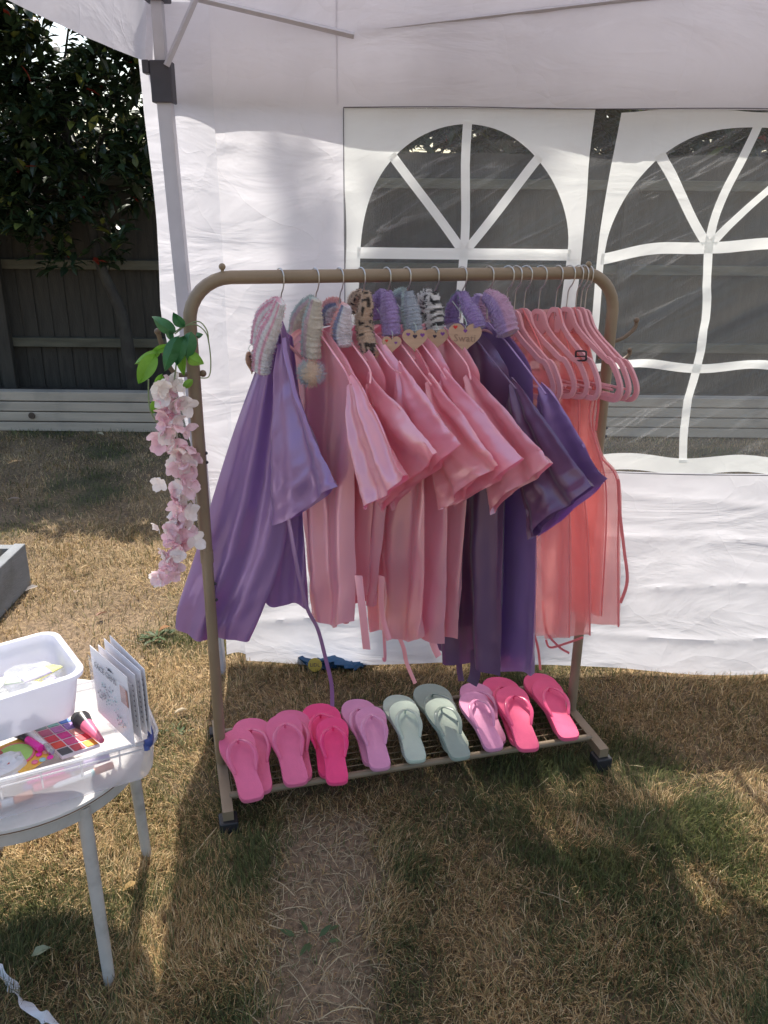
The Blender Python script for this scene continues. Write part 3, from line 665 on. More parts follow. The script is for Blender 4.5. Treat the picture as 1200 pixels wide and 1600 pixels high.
def hook(k, m, neckz, ph=PH, swing=0):
    p0, d, n = frame(k, ph); pts = []
    # wire goes over the rail, opening towards the wall
    for a in np.linspace(R(-25), R(205), 15): pts.append(p0+d*(-.0) + (d*math.cos(a)+Vector((0, 0, math.sin(a))))*.0195+Vector((0, 0, 1.4855)))
    # continue from the end at +d side down to the neck
    tail = [p0+d*.019+Vector((0, 0, 1.472)), p0+d*.012+Vector((0, 0, 1.455)), p0+d*.001+Vector((0, 0, 1.435)), p0+Vector((0, 0, neckz))]
    m.tube(smoothpath(list(reversed(tail))+pts[1:], 3), .0017, 6)
def robe_hanger(k, parent, ph=PH):
    """slim hanger inside the robe: metal hook, shoulder bar"""
    p0, d, n = frame(k, ph); m = MB(); hook(k, m, 1.37, ph); m.build('hanger_hook', M_wire, parent)
    arc = [p0+d*u+Vector((0, 0, 1.338-1.3*abs(u)**1.6)) for u in np.linspace(-.13, .13, 17)]
    MB().tube(arc, .004, 8).build('hanger_bar', M_pinkhang, parent)

# robe table: body rows (z, uL, uR), sleeve px (shoulder, tip, cuff bottom), material, label
body = [(1.358, -.035, .045), (1.335, -.11, .10), (1.29, -.17, .165), (1.235, -.195, .197)]
RB = {
 2: dict(b=[(1.05, -.17, .17), (.85, -.12, .165), (.70, -.09, .168), ((.49, .575), -.07, .168)], sl=((556, 603), (633, 745), (574, 797)), m=M_pk[0], l='pink satin robe nearest the left purple robe, under the grey striped headband with pompom'),
 3: dict(b=[(1.05, -.17, .15), (.85, -.13, .12), ((.60, .62), -.12, .10)], sl=((585, 601), (687, 700), (594, 800)), m=M_pk[1], l='pink satin robe under the salmon and blue striped headband'),
 4: dict(b=[(1.05, -.17, .15), (.85, -.13, .12), ((.56, .58), -.12, .09)], sl=((632, 583), (715, 691), (612, 796)), m=M_pk[0], l='pink satin robe under the beige leopard headband'),
 5: dict(b=[(1.05, -.16, .19), (.85, -.12, .19), ((.44, .515), -.06, .195)], sl=((680, 601), (781, 718), (688, 796)), m=M_pk[1], l='pink satin robe under the plain lilac headband, right of the leopard one'),
 6: dict(b=[(1.05, -.16, .19), (.85, -.12, .19), ((.44, .50), -.06, .185)], sl=((703, 592), (813, 712), (715, 791)), m=M_pk[0], l='pink satin robe under the mint and grey headband'),
 7: dict(b=[(1.05, -.16, .18), (.85, -.12, .17), ((.42, .485), -.05, .166)], sl=((741, 592), (861, 715), (765, 799)), m=M_pk[1], l='rightmost pink satin robe, under the black and white zebra headband'),
 8: dict(b=[(1.05, -.15, .20), (.85, -.12, .21), ((.33, .40), -.05, .235)], sl=((812, 605), (925, 752), (822, 838)), m=M_pd, l='deep purple satin robe right beside the last pink robe'),
 9: dict(b=[(1.05, -.15, .22), (.85, -.12, .25), ((.32, .40), -.02, .285)], sl=((858, 612), (945, 746), (836, 838)), m=M_pu, l='purple satin robe farthest right, next to the bare pink hangers'),
}
for k, D in RB.items():
    p0, d, n = frame(k); t = thing('satin_robe', D['l'], 'robe', tuple(p0+Vector((0, 0, 1.35))), 'satin robes hanging on the rack')
    rows = body+D['b']; Lp = []; Rp = []
    for z, a, b in rows:
        zl, zr = z if isinstance(z, tuple) else (z, z)
        Lp.append(p0+d*a+Vector((0, 0, zl))); Rp.append(p0+d*b+Vector((0, 0, zr)))
    cloth(Lp, Rp, n, th=.014, fold=.019, nf=1.25+.35*(k % 3), wr=.006, seed=k, name='body', m_=D['m'], parent=t, hem=.013)
    sh, tip, cb = D['sl']
    def at(px, py, o=-.026): return onpl(px, py, p0+n*o, n)
    S0 = at(*sh); T = at(*tip); C = at(*cb)
    top = [S0-d*.05+Vector((0, 0, .022)), S0, S0.lerp(T, .35)+Vector((0, 0, .006)), S0.lerp(T, .7)-Vector((0, 0, .002)), T]
    Sb = S0-d*.055+Vector((0, 0, -.10)); bot = [S0-d*.06+Vector((0, 0, -.02)), Sb, Sb.lerp(C, .4), Sb.lerp(C, .75), C]
    cloth(top, bot, n, th=.009, fold=.013, nf=1.25+.3*(k % 3), seed=k+30, nv=56, nu=44, off=lambda v: .012*max(0, 1-v*3), name='sleeve', m_=D['m'], parent=t, smoothb=True, topclose=.35, wr=.0055, hem=.006)
    # turned hem at the cuff
    # far sleeve, mirrored to the wall side
    bs = p0-d*.17+Vector((0, 0, 1.25))
    top = [bs+d*.04, bs, bs-d*.10-Vector((0, 0, .10)), bs-d*.17-Vector((0, 0, .20))]
    bot = [bs+d*.05-Vector((0, 0, .04)), bs+d*.03-Vector((0, 0, .12)), bs-d*.01-Vector((0, 0, .2)), bs-d*.04-Vector((0, 0, .30))]
    cloth(bot, top, n, th=.010, fold=.006, nf=1.1, seed=k+60, nv=20, nu=16, name='sleeve', m_=D['m'], parent=t, topclose=.5)
    # collar / front facing band running over the shoulder
    cb_ = [p0+d*.02-n*.012+Vector((0, 0, 1.362)), p0+d*.06-n*.019+Vector((0, 0, 1.345)), p0+d*.115-n*.024+Vector((0, 0, 1.318)), p0+d*.17-n*.022+Vector((0, 0, 1.279)), S0-n*.020+Vector((0, 0, .004))]
    MB().tube(smoothpath(cb_, 5), .0028, 8, ry=.002).build('shoulder_piping', D['m'], t)
    robe_hanger(k, t)
    D['o'] = t; D['f'] = (p0, d, n)
def bp(k, px, py, off=.004):
    p0, d, n = frame(k); return onpl(px, py, p0+n*off, n)
for k, pts, wd in ((2, [(562, 900), (570, 960), (577, 1015)], .024), (3, [(598, 900), (600, 960), (612, 1000)], .018), (5, [(620, 980), (634, 1010), (640, 1035), (654, 1067)], .014),
                   (6, [(675, 985), (683, 1010), (690, 1024)], .024), (8, [(724, 1000), (722, 1036), (726, 1062)], .020), (8, [(748, 1015), (747, 1050), (742, 1066)], .034), (4, [(603, 985), (606, 1028), (602, 1030)], .010)):
    ribbon([bp(k, *p) for p in pts], wd, RB[k]['m'], RB[k]['o'], 'belt')

# robe 1: faces the camera
p0 = rk(HS[0], 0, 0); t1 = thing('satin_robe', 'large purple satin robe at the left end, spread wide with one sleeve forward', 'robe', tuple(p0+Vector((0, 0, 1.35))), 'satin robes hanging on the rack')
def q1(px, py, dy=0, ph=R(90)):
    n = Vector((math.cos(ph), math.sin(ph), 0)) if ph != R(90) else Vector((0, 1, 0)); return onpl(px, py, p0+n*dy, n)
Lp = [q1(*p) for p in [(428, 505), (408, 545), (385, 610), (355, 700), (326, 800), (300, 890), (280, 955), (276, 992)]]
Rp = [q1(*p) for p in [(436, 505), (448, 540), (452, 610), (455, 700), (452, 800), (440, 880), (412, 960), (395, 1000)]]
cloth(Lp, Rp, (0, 1, 0), th=.022, fold=.019, nf=1.6, topclose=.6, seed=44, name='body', m_=M_pu, parent=t1, hem=.004, nu=44, nv=60, wr=.006)
Lp = [q1(*p, .05) for p in [(440, 520), (440, 620), (425, 760), (405, 860), (402, 935)]]
Rp = [q1(*p, .05) for p in [(452, 530), (466, 640), (470, 760), (480, 880), (486, 955)]]
cloth(Lp, Rp, (0, 1, 0), th=.008, fold=.012, nf=1.6, seed=43, name='front_panel', m_=M_pu, parent=t1, hem=.012)
P1 = R(52)
top = [q1(*p, -.04, P1) for p in [(440, 530), (450, 570), (468, 625), (492, 680), (515, 730), (531, 765)]]
bot = [q1(*p, -.04, P1) for p in [(434, 545), (429, 590), (424, 660), (420, 730), (416, 790), (418, 828)]]
cloth(bot, top, (math.cos(P1), math.sin(P1), 0), th=.020, fold=.021, nf=1.5, wr=.007, seed=47, name='sleeve', m_=M_pu, parent=t1, hem=.012, topclose=.4, nu=36, nv=50)
ribbon([q1(*p, -.02) for p in [(446, 790), (464, 880), (482, 950), (500, 985), (513, 1030), (523, 1070), (525, 1105)]], .014, M_pu, t1, 'belt')
MB().tube(smoothpath([q1(*p, -.045) for p in [(433, 515), (436, 545), (440, 575), (447, 600)]], 4), .0022, 6).build('shoulder_piping', M_pu, t1)
m = MB(); hook(1, m, 1.37); m.build('hanger_hook', M_wire, t1)
MB().tube([p0+Vector((math.cos(.2)*u, math.sin(.2)*u, 1.325-2.2*abs(u)**1.3)) for u in np.linspace(-.05, .05, 13)], .004, 8).build('hanger_bar', M_pinkhang, t1)

# ---------------------------------------------------------------- fluffy headbands on the hanger necks
def headband(k, label, near, far, wpx, pal, pattern, pomp=None, seed=0, off=-.035):
    p0, d, n = frame(k); r = random.Random(seed); t = thing('fluffy_headband', label, 'headband', tuple(p0+Vector((0, 0, 1.38))), 'fluffy headbands hung over the hangers')
    def mk(path, o, w_, name):
        w_ = w_*1.12
        sp = smoothpath([onpl(px, py, p0+n*o, n) for px, py in path], 14); N = len(sp); K = 22; m = MB(); vs = []; cs_ = []
        for i_ in range(N):
            T = (sp[min(N-1, i_+1)]-sp[max(0, i_-1)]).normalized(); s = T.cross(n).normalized(); e = i_/(N-1)
            env = (.45+.55*min(1, e/.45))*min(1, ((1-e)/.08+.55))
            rib = 1+.05*math.sin(e*N*1.9+.6)+.03*r.uniform(-1, 1)
            for j in range(K):
                a = 2*math.pi*j/K; x = math.cos(a); y = math.sin(a)
                rad = rib*env*(1+.05*r.uniform(-1, 1))
                vs.append(sp[i_]+s*x*w_/2*rad+n*y*.019*rad*(1+.35*x*x))
                cs_.append(pattern(x, e, y, r))
        fs = [(i_*K+j, i_*K+(j+1) % K, (i_+1)*K+(j+1) % K, (i_+1)*K+j) for i_ in range(N-1) for j in range(K)]
        m.add(vs, fs+[tuple(range(K-1, -1, -1)), tuple((N-1)*K+j for j in range(K))], cs_)
        # pile tufts
        for _ in range(int(N*K*1.1)):
            q = r.randrange(len(vs)); v = vs[q]; c0 = sp[q//K]; o_ = (v-c0).normalized(); tip = v+(o_+Vector((r.uniform(-.5, .5), r.uniform(-.5, .5), r.uniform(-.7, .3)))).normalized()*r.uniform(.003, .0065)
            sd_ = o_.orthogonal().normalized()*.0011; m.add([v-sd_, v+sd_, tip], [(0, 1, 2)], cs_[q])
        m.build(name, M_fluff, t)
    mk(near, off, wpx, 'front_loop')
    if far: mk(far, .02, wpx*.85, 'back_loop')
    if pomp:
        c = onpl(*pomp[0], p0+n*(off-.02), n); m = MB(); cc = pomp[2]
        for _ in range(1500):
            v = Vector((r.gauss(0, 1), r.gauss(0, 1), r.gauss(0, 1))).normalized(); q = cc[0 if v.x < -.2 else (1 if v.x < .5 else 2)]
            s = v.orthogonal().normalized()*.0016; L = pomp[1]*r.uniform(.75, 1.12); m.add([c+v*L*.3-s, c+v*L*.3+s, c+v*L], [(0, 1, 2)], q)
        m.ball(c, pomp[1]*.72, 14, c=cc[1]); m.build('pompom', M_fluff, t)
    return t
W_ = (.80, .78, .80); PKc = (.78, .36, .50); 
def stripes(cols):
    def f(x, e, y, r):
        q = (x+1)/2*.999; return cols[int(q*len(cols))]
    return f
def spots(base, dark, fx, fe, th, seed):
    def f(x, e, y, r):
        return dark if float(fbm(x*fx+seed+(y > 0)*5, e*fe+seed, 2)) > th else base
    return f
def zebra(x, e, y, r): return (.03, .03, .035) if (math.sin(e*34+2.2*math.sin(x*3+e*7)) > .25 and abs(x) > .18) else ((.75, .25, .35) if abs(x) < .12 else (.78, .76, .76))
headband(1, 'pink and white striped fluffy headband on the leftmost hanger', [(432, 474), (424, 500), (412, 530), (405, 560), (404, 586)], [(428, 474), (412, 490), (402, 515), (399, 545)], .055, 0, stripes([PKc, W_, PKc, W_, W_, PKc, W_]), seed=1, off=-.05)
headband(2, 'grey, pink and cream striped fluffy headband with a pompom end', [(487, 470), (484, 495), (481, 525), (481, 562)], [(482, 470), (466, 490), (458, 520), (456, 560)], .056, 0, stripes([(.42, .52, .52), (.45, .55, .56), (.62, .45, .5), (.68, .62, .5), (.66, .6, .52)]), pomp=((482, 585), .040, [(.5, .56, .6), (.72, .55, .42), (.55, .55, .62)]), seed=2)
headband(3, 'salmon, blue and white striped fluffy headband between grey and leopard ones', [(534, 478), (530, 500), (527, 522), (530, 545)], [(523, 476), (514, 480), (509, 492), (511, 510)], .055, 0, stripes([(.75, .36, .36), (.72, .35, .38), (.22, .25, .42), (.72, .72, .78), (.75, .68, .74)]), seed=3)
headband(4, 'beige leopard spotted fluffy headband with a raised ear', [(563, 456), (566, 475), (562, 500), (566, 525), (574, 555)], [(560, 456), (550, 470), (548, 490)], .036, 0, spots((.55, .40, .30), (.05, .035, .03), 3, 16, .60, 3), seed=4)
headband(5, 'plain lilac fluffy headband between the leopard and mint ones', [(597, 455), (600, 475), (604, 500), (607, 525)], [(593, 455), (584, 475), (586, 500)], .042, 0, lambda x, e, y, r: (.36, .25, .52), seed=5)
headband(6, 'mint and grey blue fluffy headband with a pale centre line', [(630, 455), (633, 475), (637, 498), (640, 520)], [(626, 455), (614, 465), (608, 485), (612, 505)], .046, 0, lambda x, e, y, r: (.75, .75, .6) if abs(x) < .1 else ((.42, .52, .54) if x < .1 else (.38, .42, .50)), seed=6)
headband(7, 'black and white zebra fluffy headband with a pink line', [(668, 455), (671, 475), (673, 500), (674, 520)], [(665, 455), (657, 465), (652, 485)], .044, 0, zebra, seed=7)
headband(8, 'purple fluffy headband with teal inside, above the large heart tag', [(715, 455), (724, 475), (736, 495), (742, 512)], [(712, 455), (702, 475), (700, 500), (704, 522)], .034, 0, lambda x, e, y, r: (.32, .22, .50) if x > -.6 else (.15, .2, .26), seed=8)
headband(9, 'ribbed purple fluffy headband farthest right, lying over the purple robe', [(752, 458), (768, 470), (780, 490), (789, 520)], [(745, 458), (742, 478), (745, 505)], .062, 0, lambda x, e, y, r: (.42, .30, .60) if x < .6 else (.55, .33, .50), seed=9)

# ---------------------------------------------------------------- heart tags
def heart(c, size, dx, dz, nrm, th=.003):
    pts = []
    for k in range(36):
        a = 2*math.pi*k/36; x = 16*math.sin(a)**3/17; y = (13*math.cos(a)-5*math.cos(2*a)-2*math.cos(3*a)-math.cos(4*a))/17
        pts.append(c+dx*x*size+dz*y*size)
    return pts
def tagthing(k, px, py, size, label, marks, txt=None, yawd=0, off=-.075):
    p0, d, n = frame(k); c = onpl(px, py, p0+n*off, n)
    f = (CO-c); f.z = 0; f.normalize(); f = Matrix.Rotation(R(yawd), 3, 'Z') @ f
    dx = Vector((-f.y, f.x, 0)); dz = Vector((0, 0, 1)); t = thing('heart_tag', label, 'name tag', tuple(c), 'wooden heart name tags on the hangers')
    MB().poly(heart(c, size, dx, dz, f), f*-.003).build('wood_heart', M_wood_tag, t, smooth=False)
    for (mx, mz, ms, mm) in marks:
        MB().poly(heart(c+dx*mx*size+dz*mz*size+f*.0012, ms*size, dx, dz, f), f*-.001).build('painted_heart', mm, t, smooth=False)
    if txt:
        Rm = Matrix((dx, dz, f)).transposed(); text_mesh(txt, size*.58, c+f*.001-dz*size*.12, Rm, mat('pencil', (.30, .20, .15), .7), t)
    a = c+dz*size*.45; MB().tube(smoothpath([a+f*.002, a+dz*.02+f*-.005, Vector((p0.x, p0.y, c.z+.075))-n*.03], 4), .0009, 5).build('cord', mat('pale_cord', (.5, .6, .55), .8), t)
tagthing(1, 389, 567, .036, 'heart tag seen edge on, hanging left of the pink striped headband', [(.4, .2, .15, M_ink), (.3, -.3, .12, M_ink), (-.3, .3, .14, M_ink), (0, -.6, .1, M_ink)], None, 66, -.06)
tagthing(4, 577, 556, .018, 'small heart tag below the leopard headband', [(.2, .1, .25, M_ink)], None, 10, -.03)
tagthing(5, 607, 537, .026, 'wooden heart tag below the lilac headband', [(-.5, .3, .16, M_redink), (.4, .1, .16, M_purpink)], None, 8, -.05)
tagthing(6, 643, 529, .034, 'wooden heart tag with three painted hearts below the mint headband', [(-.5, .35, .16, M_purpink), (-.0, .2, .18, M_ink), (.55, .3, .18, M_purpink)], None, 5, -.05)
tagthing(7, 676, 527, .033, 'wooden heart tag below the zebra headband', [(-.1, .15, .16, M_ink), (.5, .35, .18, M_purpink)], None, 5, -.05)
tagthing(8, 721, 523, .045, 'large wooden heart tag with a red heart and a handwritten name', [(-.55, .5, .13, M_redink), (.02, .30, .12, M_purpink)], 'Swati', 0, -.07)

# ---------------------------------------------------------------- bare pink hangers with hooks
def pink_hanger(k, ph, ul, label, dz=0, clip=False):
    p0, d, n = frame(k, ph); t = thing('pink_hanger', label, 'hanger', tuple(p0+Vector((0, 0, 1.38))), 'pink plastic hangers at the right end of the rail')
    m = MB(); hook(k, m, 1.36+dz, ph); m.build('hook', M_wire, t)
    P = lambda u, z: p0+d*u+Vector((0, 0, z+dz))
    half = [(0, 1.385), (.012, 1.383), (.022, 1.368), (.035, 1.345), (.065, 1.318), (.10, 1.295), (.135, 1.272), (.150, 1.269), (.165, 1.255), (.185, 1.225), (.193, 1.20), (.187, 1.180), (.170, 1.172), (.12, 1.172), (.06, 1.172)]
    sc_ = ul/.193; pts = [P(u*sc_, z) for u, z in half]+[P(-u*sc_, z) for u, z in reversed(half[1:])]
    sp = smoothpath(pts, 3, closed=True)
    MB().tube(sp, .0092, 4, closed=True, ry=.0055, up=tuple(n), sq=True).build('hanger_frame', M_pinkhang, t)
    MB().tube([P(-.10*sc_, 1.198), P(.165*sc_, 1.198)], .0035, 6).build('trouser_bar', M_pinkhang, t)
    MB().poly([P(-.02, 1.385), P(.02, 1.385), P(.034, 1.352), (P(.02, 1.325)), P(-.02, 1.325), P(-.034, 1.352)], n*.005).build('neck_plate', M_pinkhang, t, smooth=False)
    return t
hl = [(10, 48, .165, 'pink plastic hanger closest to the purple robe'), (11, 48, .17, 'second bare pink hanger from the purple robe'), (13, 46, .17, 'pink hanger with a black buckle clip, holding coral organza'),
      (14, 36, .19, 'pink hanger with a small square black buckle on its arm'), (15, 38, .195, 'pink hanger in the middle of the right bunch'), (16, 34, .20, 'third pink hanger from the right upright'), (17, 36, .205, 'second pink hanger from the right upright'), (18, 38, .205, 'rightmost pink hanger reaching past the right upright'), (12, 50, .172, 'third bare pink hanger from the purple robe')]
for k, ph, ul, lb in hl: pink_hanger(k, R(ph+rnd.uniform(-5, 5)), ul, lb, dz=rnd.uniform(-.004, .004))
# little black buckles
def ring_px(k, cx, cy, w2, h2, label):
    p0, d, n = frame(k); c = lambda x, y: onpl(x, y, p0-n*.02, n)
    t = thing('black_buckle', label, 'buckle', tuple(c(cx, cy)))
    MB().tube(smoothpath([c(cx-w2, cy-h2), c(cx, cy-h2-1), c(cx+w2, cy-h2), c(cx+w2+.5, cy), c(cx+w2, cy+h2), c(cx, cy+h2+1), c(cx-w2, cy+h2), c(cx-w2-.5, cy)], 3, closed=True), .0026, 6, closed=True).build('ring', M_black, t)
    MB().tube([c(cx-w2, cy+1), c(cx+w2, cy+1)], .0016, 6).build('bar', M_black, t)
ring_px(14, 903, 550, 7.5, 6.5, 'square black strap buckle on the pink hanger arm')
ring_px(13, 853, 569, 7, 4, 'black strap buckle hanging below the pink hangers')

# ---------------------------------------------------------------- coral organza aprons
AP = [
 (12, [(795, 480), (800, 560), (820, 700), (832, 850), (835, 985)], [(812, 478), (850, 560), (885, 700), (893, 850), (895, 990)], 'coral organza apron hanging closest to the purple robes'),
 (14, [(850, 480), (862, 600), (868, 720), (868, 860), (872, 992)], [(868, 476), (900, 600), (905, 690), (922, 850), (927, 986)], 'coral organza apron in the middle of the coral bunch'),
 (16, [(878, 478), (888, 600), (890, 720), (893, 850), (897, 945)], [(893, 474), (925, 580), (920, 650), (948, 760), (944, 955)], 'coral organza apron with a folded pointed bib'),
 (17, [(886, 478), (893, 600), (900, 720), (910, 850), (915, 965)], [(900, 474), (928, 590), (925, 655), (938, 705), (965, 745), (968, 850), (971, 972)], 'rightmost coral organza apron with a curved side edge'),
]
aps = {}
for k, L_, R_, lb in AP:
    p0, d, n = frame(k); t = thing('organza_apron', lb, 'apron', tuple(p0+Vector((0, 0, 1.3))), 'coral organza aprons on the pink hangers')
    f = lambda q: [onpl(x, y, p0, n) for x, y in q]
    cloth(f([(x-(18 if k > 12 else 0), y) for x, y in L_]), f(R_), n, th=.006, fold=.012, nf=1.1, seed=k+80, name='panel', m_=M_coral, parent=t, single=False, topclose=.4, nv=50, smoothb=True)
    MB().tube(smoothpath([v-n*.004 for v in f(R_)], 6), .0022, 6).build('edging', M_coraltie, t); aps[k] = t
p0, d, n = frame(16); f = lambda q, o: [onpl(x, y, p0, n)+n*o for x, y in q]
MB().poly(f([(868, 600), (912, 588), (918, 610), (910, 632)], -.035), n*.001).poly(f([(870, 612), (906, 632), (872, 655)], -.04), n*.001).build('folded_bib', M_coraltie, aps[16], smooth=False)
ribbon(f([(965, 742), (968, 790), (976, 850), (982, 900), (972, 935)], -.0), .009, M_coraltie, aps[17], 'tie')
ribbon(f([(925, 590), (924, 630), (921, 668)], .02), .007, M_coraltie, aps[17], 'tie')
p0, d, n = frame(13)
ribbon(f([(838, 985), (845, 1010), (849, 1042)], -.0), .008, M_coraltie, aps[12], 'tie')
ribbon(f([(862, 930), (868, 975), (888, 1000), (905, 1010)], -.03), .008, M_coraltie, aps[12], 'tie')
ribbon(f([(868, 990), (875, 1002), (900, 995), (926, 985)], -.03), .007, M_coraltie, aps[14], 'tie')

# ---------------------------------------------------------------- flip-flops
FC = {'pink': S(228, 110, 150), 'hot': S(245, 70, 130), 'lilac': S(225, 150, 185), 'mint': S(192, 204, 186), 'grey': S(158, 170, 156), 'coral': S(238, 92, 135)}
def flipflop(toe, heel, zt, zh, w_, cname, label, side=1):
    a = onz(*toe, zt); b = onz(*heel, zh); c = FC[cname]; ax = (a-b); L = ax.length; ax.normalize()
    sx = ax.cross(Vector((0, 0, 1))).normalized(); up = sx.cross(ax).normalized()
    t = thing('flip_flop', label, 'flip-flop', tuple(b), 'pairs of flip-flops on the shoe shelf')
    foam = mat('foam_'+cname, c, .65, .05, 25, .12, 260); side_m = mat('foam_side_'+cname, tuple(x*.82+.06 for x in c), .7, .05, 25, .1, 200)
    rub = mat('strap_'+cname, tuple(x*.95 for x in c), .22, .04, 25, .0)
    H = .016; P = lambda u, v, h: b+ax*u*L+sx*v*L*side+up*h
    out = []
    for (u, v) in [(0, -.0), (.004, -.06), (.03, -.098), (.10, -.115), (.25, -.112), (.42, -.118), (.60, -.155), (.74, -.178), (.86, -.168), (.94, -.125), (.985, -.06), (1, .015), (.985, .085), (.93, .14), (.84, .168), (.72, .165), (.56, .125), (.42, .10), (.25, .105), (.10, .112), (.03, .098), (.004, .06)]:
        out.append((u, v*w_))
    sp = [(p.x, p.y) for p in smoothpath([Vector((u, v, 0)) for u, v in out], 4, closed=True)]
    n = len(sp); m = MB(); vs = []; cen = (.5, 0)
    def ringf(h, ins): return [P(cen[0]+(u-cen[0])*(1-ins), v*(1-ins*2), h+.03*L*max(0, (u-.8))**2*4) for u, v in sp]
    levels = [(0, .012), (.003, 0), (H*.45, 0), (H*.5, .006), (H*.55, 0), (H-.002, 0), (H, .012)]
    for h, ins in levels: vs += ringf(h, ins)
    fs = [(q*n+i_, q*n+(i_+1) % n, (q+1)*n+(i_+1) % n, (q+1)*n+i_) for q in range(len(levels)-1) for i_ in range(n)]
    mi = [1 if q < 3 else 0 for q in range(len(levels)-1) for i_ in range(n)]
    # soft footbed: inner rings, slightly dished
    base = len(vs); k = len(levels)-1
    for s_, dh in ((.75, -.0018), (.45, -.0025), (.15, -.0025)): vs += [P(.5+(u-.5)*s_, v*s_, H+dh+.03*L*max(0, (u-.8))**2*4*s_) for u, v in sp]
    for q in range(3): fs += [((k+q)*n+i_, (k+q)*n+(i_+1) % n, (k+q+1)*n+(i_+1) % n, (k+q+1)*n+i_) for i_ in range(n)]; mi += [0]*n
    fs += [tuple((k+3)*n+i_ for i_ in range(n)), tuple(range(n-1, -1, -1))]; mi += [0, 1]
    m.v = [tuple(v) for v in vs]; m.f = fs; m.c = [None]*len(vs); m.mi = mi; m.build('sole', [foam, side_m], t)
    post = (.79, .005)
    for sg in (-1, 1):
        e = (.36, sg*.098*w_); pts = [P(post[0], post[1], H+.010), P(post[0]-.03, post[1]+sg*.035*w_, H+.017), P(.66, sg*.105*w_, H+.022), P(.52, sg*.128*w_, H+.017), P(e[0]+.04, e[1]*1.05, H+.006), P(e[0], e[1]*.98, H-.001)]
        s2 = smoothpath(pts, 5); N = len(s2); MB().tube(s2, [.0035+.0028*math.sin(math.pi*i_/(N-1)) for i_ in range(N)], 8, ry=[.0028]*N, up=tuple(up)).build('strap', rub, t)
    MB().tube([P(post[0], post[1], H-.004), P(post[0], post[1], H+.013)], .0032, 8).build('toe_post', rub, t)
    return t
ffs = [
 ((372, 1150), (405, 1258), (397, 1132), (412, 1235), 'pink', 'at the left end of the shelf'),
 ((446, 1124), (473, 1233), (458, 1118), (486, 1222), 'pink', 'second from the left end'),
 ((524, 1128), (536, 1230), (503, 1107), (520, 1205), 'hot', 'vivid, third from the left'),
 ((582, 1110), (603, 1206), (560, 1099), (582, 1188), 'lilac', 'left of the mint ones'),
 ((633, 1100), (659, 1193), (624, 1091), (648, 1178), 'mint', 'pale, left of the grey green ones'),
 ((686, 1095), (729, 1187), (671, 1073), (708, 1165), 'grey', 'in the middle of the shelf'),
 ((738, 1084), (781, 1172), (742, 1070), (770, 1160), 'lilac', 'right of the grey green ones'),
 ((800, 1074), (834, 1172), (779, 1060), (812, 1155), 'coral', 'second from the right end'),
 ((852, 1062), (898, 1153), (840, 1053), (884, 1145), 'coral', 'at the right end of the shelf')]
cn = {'pink': 'pink', 'hot': 'hot pink', 'lilac': 'lilac pink', 'mint': 'pale mint', 'grey': 'grey green', 'coral': 'coral pink'}
for q, (a, b, c, d_, cc, lb) in enumerate(ffs):
    d_ = (b[0]+.35*(c[0]-a[0]), b[1]+.35*(c[1]-a[1])-4)
    flipflop(c, d_, .125, .088, 1.12, cc, 'lower %s flip-flop of the pair %s' % (cn[cc], lb), -1)
    flipflop(a, b, .155, .108, 1.12, cc, 'upper %s flip-flop of the pair %s' % (cn[cc], lb), 1)

# ---------------------------------------------------------------- garland of leaves and blossoms on the left upright
gar = thing('flower_garland', 'artificial garland of green leaves and pale pink blossom hanging from the left upright', 'garland', tuple(rk(-HW, -.03, 1.25)))
gp_ = lambda x, y, o=0: onpl(x, y, rk(-HW, -.02+o, 0), (0, 1, 0))
M_stem = mat('stem_green', (.22, .27, .14), .6, .15, 20); M_stemw = mat('pale_stem', (.55, .58, .48), .6)
for path in ([(262, 530), (280, 517), (300, 513), (316, 525), (322, 545), (325, 575), (322, 594), (309, 596)], [(268, 528), (285, 515), (305, 508), (318, 522), (321, 540)], [(265, 532), (272, 560), (268, 600)]):
    MB().tube(smoothpath([gp_(*p, -.03) for p in path], 6), .0016, 6).build('stem', M_stem, gar)
MB().tube(smoothpath([gp_(*p, -.02) for p in [(275, 530), (270, 590), (272, 640), (275, 700), (280, 760), (276, 830), (268, 880), (262, 915)]], 6), .002, 6).build('stem', M_stemw, gar)
MB().tube(smoothpath([gp_(*p, -.02) for p in [(228, 600), (230, 640), (238, 660), (255, 680)]], 6), .002, 6).build('stem', M_stem, gar)
gl_d = mat('leaf_dark_green', (.045, .17, .06), .5, .2, 25, .2, 80, trans=.25); gl_l = mat('leaf_lime', (.20, .42, .05), .5, .2, 25, .2, 80, trans=.35)
def gleaf(base, tip, w_, m_, o, seed):
    a = gp_(*base, o); b = gp_(*tip, o+rnd.uniform(-.02, .02)); ax = b-a; L = ax.length; ax.normalize(); s = ax.cross(Vector((0, -1, 0))).normalized(); nn = Vector((0, -1, 0)); P = []
    for k in range(13):
        u = k/12; ww = w_*math.sin(math.pi*u**.8)**.8*(1-.15*u); P.append([a+ax*L*u+s*ww*v+nn*(.010*abs(v)*(1 if seed % 2 else -1)+.012*math.sin(math.pi*u)) for v in (-1, -.5, 0, .5, 1)])
    m = MB().grid(P); m.build('leaf', m_, gar)
